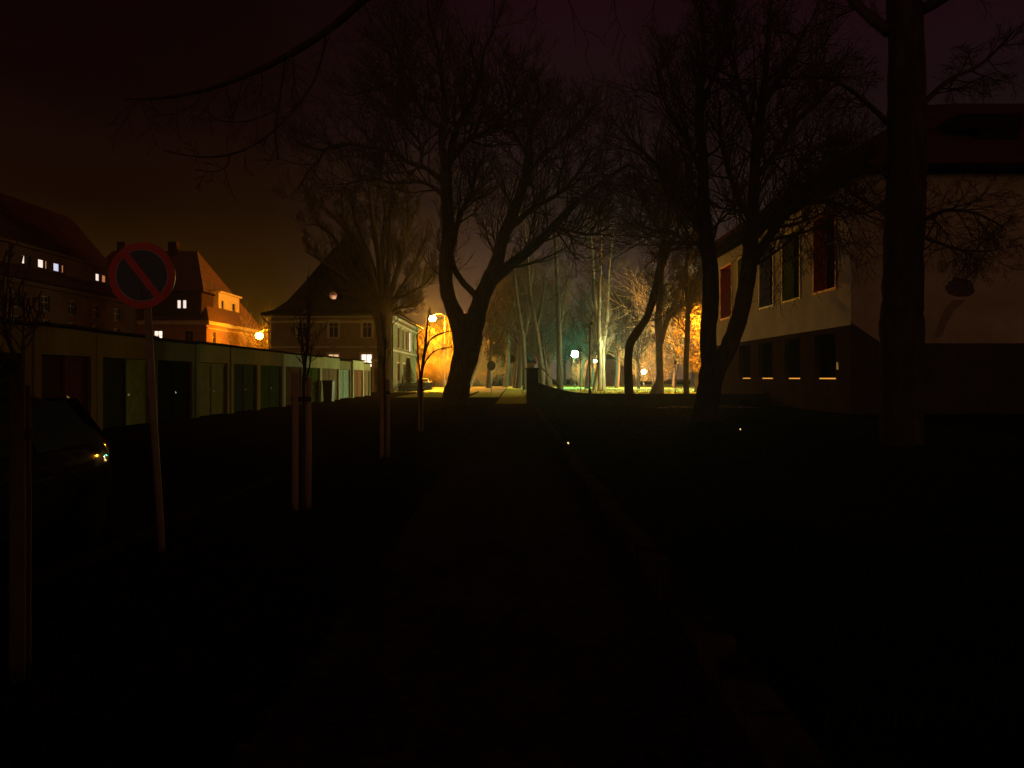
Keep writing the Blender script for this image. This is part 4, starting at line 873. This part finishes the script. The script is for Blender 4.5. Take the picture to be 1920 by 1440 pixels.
# ------------------------------------------------------------------ gate pillar, low wall, handrail
PIL = mat('dark_masonry', (.045,.032,.026), .9, (.025,.018,.015), 2, .7, 12)
root = thing('gate_pillar', 'square dark masonry gate pillar where the footpath ends', 'gate pillar', (ux(998,45), 45, 0))
m = MB(); m.box((-.34,-.34,-.1), (.34,.34,2.05)); m.build('shaft', PIL, root, bevel=.02); m = MB(); m.box((-.4,-.4,2.053), (.4,.4,2.17)); m.build('cap', PIL, root, bevel=.03)
pts = [(1002,716),(1012,718.5),(1030,724),(1050,730),(1075,735),(1110,738),(1180,738.3),(1320,738.6),(1500,739)]
root_m = MB()
for (p0,z0),(p1,z1) in zip(pts, pts[1:]):
    a = ux(p0,45); b = ux(p1,45); za = uz(z0,45); zb = uz(z1,45); i = len(root_m.v)
    root_m.v += [(a,44.8,-.1),(b,44.8,-.1),(b,45.2,-.1),(a,45.2,-.1),(a,44.8,za),(b,44.8,zb),(b,45.2,zb),(a,45.2,za)]
    root_m.f += [tuple(i+k for k in q) for q in ((4,5,6,7),(0,1,5,4),(2,3,7,6))]
root_m.v = [(x-5, y-45, z) for x, y, z in root_m.v]
o = root_m.build('low_wall', PIL); o.location = (5, 45, 0); tag(o, 'long low dark wall sweeping down from the gate pillar across the lawn', 'wall')
a = at(1014,688,45); b = at(1054,730,45); m = MB(); m.tube([a-a, b-a], [.035,.035], 8); o = m.build('handrail', DARKM, None, True); o.location = a; tag(o, 'thin rail slanting down from the gate pillar to the low wall', 'handrail')

# ------------------------------------------------------------------ cars
def make_car(name, label, loc, rz, paint, scale=1.0, simple=False):
    root = thing(name, label, 'car', loc, rz, None)
    # stations along y (front -, rear +): y, z_bottom, z_side(belt), z_top, half width, half width top
    st = [(-2.02,.38,.55,.60,.60,.50),(-1.92,.24,.66,.72,.76,.64),(-1.5,.2,.78,.86,.83,.70),(-1.05,.2,.86,.98,.85,.66),(-.55,.2,.90,1.30,.86,.60),(0,.2,.92,1.44,.86,.60),(.6,.2,.93,1.46,.86,.60),(1.15,.2,.95,1.43,.86,.59),(1.6,.22,.97,1.30,.84,.58),(1.85,.26,.96,1.05,.80,.60),(1.98,.36,.80,.86,.68,.55)]
    m = MB(); n = 12
    for (y, zb, zs, zt, hw, ht) in st:
        half = [(0,zb),(hw*.8,zb),(hw,zb+.14),(hw+.02,(zb+zs)/2),(hw-.02,zs),(ht,zt-.04),(ht*.7,zt),(0,zt)]
        ring = half + [(-x, z) for x, z in reversed(half[1:-1])]
        m.v += [(x, y, z) for x, z in ring]; n = len(ring)
    for k in range(len(st)-1):
        for j in range(n): a = k*n+j; b = k*n+(j+1) % n; m.f.append((a, b, b+n, a+n))
    m.f.append(tuple(reversed(range(n)))); e = (len(st)-1)*n; m.f.append(tuple(e+j for j in range(n)))
    body = m.build('body', paint, root, True); sm = body.modifiers.new('s', 'SUBSURF'); sm.levels = 2; sm.render_levels = 2
    for s_ in (-1, 1):
        for y0, y1 in ((-.5, .38), (.44, 1.42)):
            m = MB(); tw = .02
            x0 = s_*.862; x1 = s_*.665
            yt0 = y0+.28 if y0 < 0 else y0; yt1 = y1 if y1 < 1 else y1-.2
            m.quad((x0,y0,.95),(x0,y1,.97),(x1,yt1,1.37),(x1,yt0,1.36)); m.build('side_window', GLASS, root)
        m = MB(); m.sphere((s_*.93,-.62,1.0), .1, 10, 8, (1,.7,.75)); m.build('mirror', paint, root, True)
        m = MB(); m.sphere((s_*.64,1.86,.82), .13, 10, 8, (.9,.45,1.3)); m.build('tail_light', mat('tail_light', (.25,.01,.008), .15, spec=1), root, True)
        m = MB(); m.sphere((s_*.62,-1.9,.64), .13, 10, 8, (1.2,.6,.7)); m.build('headlight', mat('headlight_glass', (.6,.6,.6), .08, spec=1), root, True)
        for y in (-1.28, 1.22):
            m = MB(); m.tube([(s_*.70,y,.31),(s_*.885,y,.31)], [.31,.31], 28); w_ = m.build('wheel', mat('tyre', (.010,.010,.010), .95, spec=.05), root, True)
            m = MB(); m.tube([(s_*.87,y,.31),(s_*.892,y,.31)], [.19,.17], 20); m.build('rim', mat('dull_rim', (.012,.012,.012), .9, spec=.1), w_, True)
    m = MB(); m.quad((-.6,1.50,1.36),(.6,1.50,1.36),(.66,1.86,1.02),(-.66,1.86,1.02)); m.v = [(x, y+.03, z+.02) for x, y, z in m.v]; m.build('rear_window', GLASS, root)
    m = MB(); m.quad((-.58,-.52,1.33),(.58,-.52,1.33),(.68,-1.1,.99),(-.68,-1.1,.99)); m.v = [(x, y-.02, z+.02) for x, y, z in m.v]; m.build('windscreen', GLASS, root)
    m = MB(); m.box((-.62,1.93,.36), (.62,2.03,.56)); m.build('bumper', paint, root, bevel=.04)
    m = MB(); m.box((-.26,2.033,.42), (.26,2.045,.53)); m.build('number_plate', WHITE, root)
    return root
DP = mat('dark_car_paint', (.016,.013,.012), .9, (.012,.010,.009), 3); DP.node_tree.nodes['Principled BSDF'].inputs['Coat Weight'].default_value = .35; DP.node_tree.nodes['Principled BSDF'].inputs['Coat Roughness'].default_value = .05
make_car('parked_car', 'dark hatchback parked at the left edge in front of the garages', (-4.80, 5.95, .02), R(1.5), mat('dark_car_paint', (.016,.013,.012), .9, (.012,.010,.009), 3))
make_car('parked_car', 'pale car parked under the orange lamp at the end of the street', (ux(797,121), 121, .02), R(180), mat('pale_car_paint', (.6,.56,.42), .3, (.5,.46,.36), 3))

# ------------------------------------------------------------------ overhanging branch of a tree behind the camera
T = Tree(88, .0035); b = Vector((2.3, -2.2, 0))
f, r = T.limb([b+Vector((0,0,-.1)), b+Vector((.05,0,2)), b+Vector((0,.1,4.2)), b+Vector((-.1,.2,6.6)), b+Vector((.1,0,9.5))], [.30,.25,.22,.16,.07], 14, .03); T.sprout(f, r, 14, 2.4, .5, maxlev=3)
bl = [b+Vector((0,.1,4.4)), Vector((1.2,1.0,5.9)), Vector((.2,4.5,6.5)), at(740,-70,7.6), at(680,0,8), at(610,60,8.2), at(520,115,8.4), at(440,150,8.6), at(370,172,8.8), at(300,184,9), at(235,186,9.2)]
f, r = T.limb(bl, [.10,.09,.075,.052,.045,.040,.036,.030,.024,.018,.010], 10, .05)
A = [[(612,58,5),(606,100,4),(590,150,4),(560,195,4),(520,240,4),(470,275,4),(420,292,4),(370,294,3),(305,283,2)], [(536,108,5),(528,160,4),(522,210,4),(516,250,4),(522,300,3)], [(524,200,3),(500,215,3),(460,228,2.5),(415,226,2),(385,208,1.6)],
     [(375,175,4),(365,195,3),(330,212,2),(280,218,1.5)], [(430,292,3),(425,312,2.5),(400,322,2),(365,318,1.6)], [(490,130,3),(492,160,2.5),(488,180,1.5)], [(550,110,3),(552,150,2.5),(545,170,1.5)]]
for i, a in enumerate(A):
    f2, r2 = pxlimb(T, 8.4, a, 6, main=False, jag=.15); T.sprout(f2, r2, 5, .35, .3, maxlev=2, nch=(0,3,2), tropism=-.05)
for i in range(16):
    k = T.r.randint(16, len(f)-2); T.branch(f[k], Vector((T.r.uniform(-.6,.3), T.r.uniform(-.3,.3), -.5)), T.r.uniform(.3,.7), .008, 1, 2, (0,3), -.05, .3)
for px, py in ((1062,-20),(1150,-30),(928,-20),(1230,-20),(1010,-30)):
    T.branch(at(px, py, 9), Vector((.05,0,-1)), T.r.uniform(.5,.9), .009, 1, 2, (0,4), -.1, .3)
bl = [Vector((.2,4.5,6.5)), at(900,-60,8.2), at(1000,-45,9), at(1120,-40,9.2), at(1240,-30,9.4), at(1330,-10,9.6)]
T.limb(bl, [.05,.035,.028,.022,.016,.008], 8, .05)
finish_tree(T, 'bare_tree', 'tree whose long drooping branch reaches across the upper left of the view', BARK, TWIG, b)

# ------------------------------------------------------------------ grass and leaf litter on the verge
rg = random.Random(15)
def tufts(name, x0, x1, y0, y1, n, mt, h=.09):
    m = MB()
    for i in range(n):
        f_ = rg.random()**1.8; y = y0+(y1-y0)*f_; x = rg.uniform(x0, x1); a = rg.uniform(0, 6.28); hh = h*rg.uniform(.4,1.3); wv = Vector((math.cos(a), math.sin(a), 0))*.006*(1+y*.12); ln = Vector((rg.uniform(-.5,.5), rg.uniform(-.5,.5), 0))*hh
        p = Vector((x, y, 0)); m.quad(p-wv, p+wv, p+ln+Vector((0,0,hh)))
    tag(m.build(name, mt), 'short rough '+name.replace('_', ' '), name.split('_')[0], kind='stuff')
tufts('grass', -3.55, -1.2, 3, 60, 16000, mat('verge_blades', (.024,.020,.009), .9, (.013,.010,.006), spec=0.0))
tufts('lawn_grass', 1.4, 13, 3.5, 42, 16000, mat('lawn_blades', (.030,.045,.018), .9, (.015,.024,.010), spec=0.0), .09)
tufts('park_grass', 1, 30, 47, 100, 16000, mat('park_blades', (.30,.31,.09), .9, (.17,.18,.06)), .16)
m = MB()
for i in range(9000):
    y = 3+37*rg.random()**1.6; x = rg.uniform(-3.5, 1.0); z = .02; a = rg.uniform(0, 6.28); s_ = rg.uniform(.02,.045); u1 = Vector((math.cos(a), math.sin(a), rg.uniform(-.3,.3)))*s_; v1 = Vector((-math.sin(a), math.cos(a), rg.uniform(-.3,.3)))*s_*.7; c = Vector((x, y, z)); m.quad(c-u1, c-v1, c+u1, c+v1)
tag(m.build('fallen_leaves', mat('fallen_leaf', (.045,.020,.009), .95, (.016,.007,.004), 9, spec=.0)), 'brown leaves scattered over path and verge', 'leaves', kind='stuff')
# low hedge at the villa's foot
m = MB()
for i in range(9000):
    x = rg.uniform(-13.0, -10.6); y = 87+17*rg.random(); z = rg.random()*.9; c = Vector((x, y, z)); u1 = Vector((rg.gauss(0,1), rg.gauss(0,1), rg.gauss(0,1))).normalized()*.08; v1 = u1.orthogonal().normalized()*.06
    if noise.noise(c*1.1) < -.15: continue
    m.quad(c-u1, c-v1, c+u1, c+v1)
tag(m.build('hedge', NEEDLE), 'low ragged hedge along the side of the villa', 'hedge')

# ------------------------------------------------------------------ haze
m = MB(); m.box((-720, -650, -1), (720, 775, 45))
hz = m.build('haze', (lambda: None)() or mat('dummy', (1,1,1)))
hm = bpy.data.materials.new('haze_volume'); hm.use_nodes = True; t = hm.node_tree; t.nodes.clear(); o_ = t.nodes.new('ShaderNodeOutputMaterial'); pv = t.nodes.new('ShaderNodeVolumePrincipled')
pv.inputs['Color'].default_value = (.9,.9,.9,1); pv.inputs['Density'].default_value = .00018; pv.inputs['Anisotropy'].default_value = .8
t.links.new(pv.outputs[0], o_.inputs['Volume']); hz.data.materials.clear(); hz.data.materials.append(hm); tag(hz, kind='stuff')
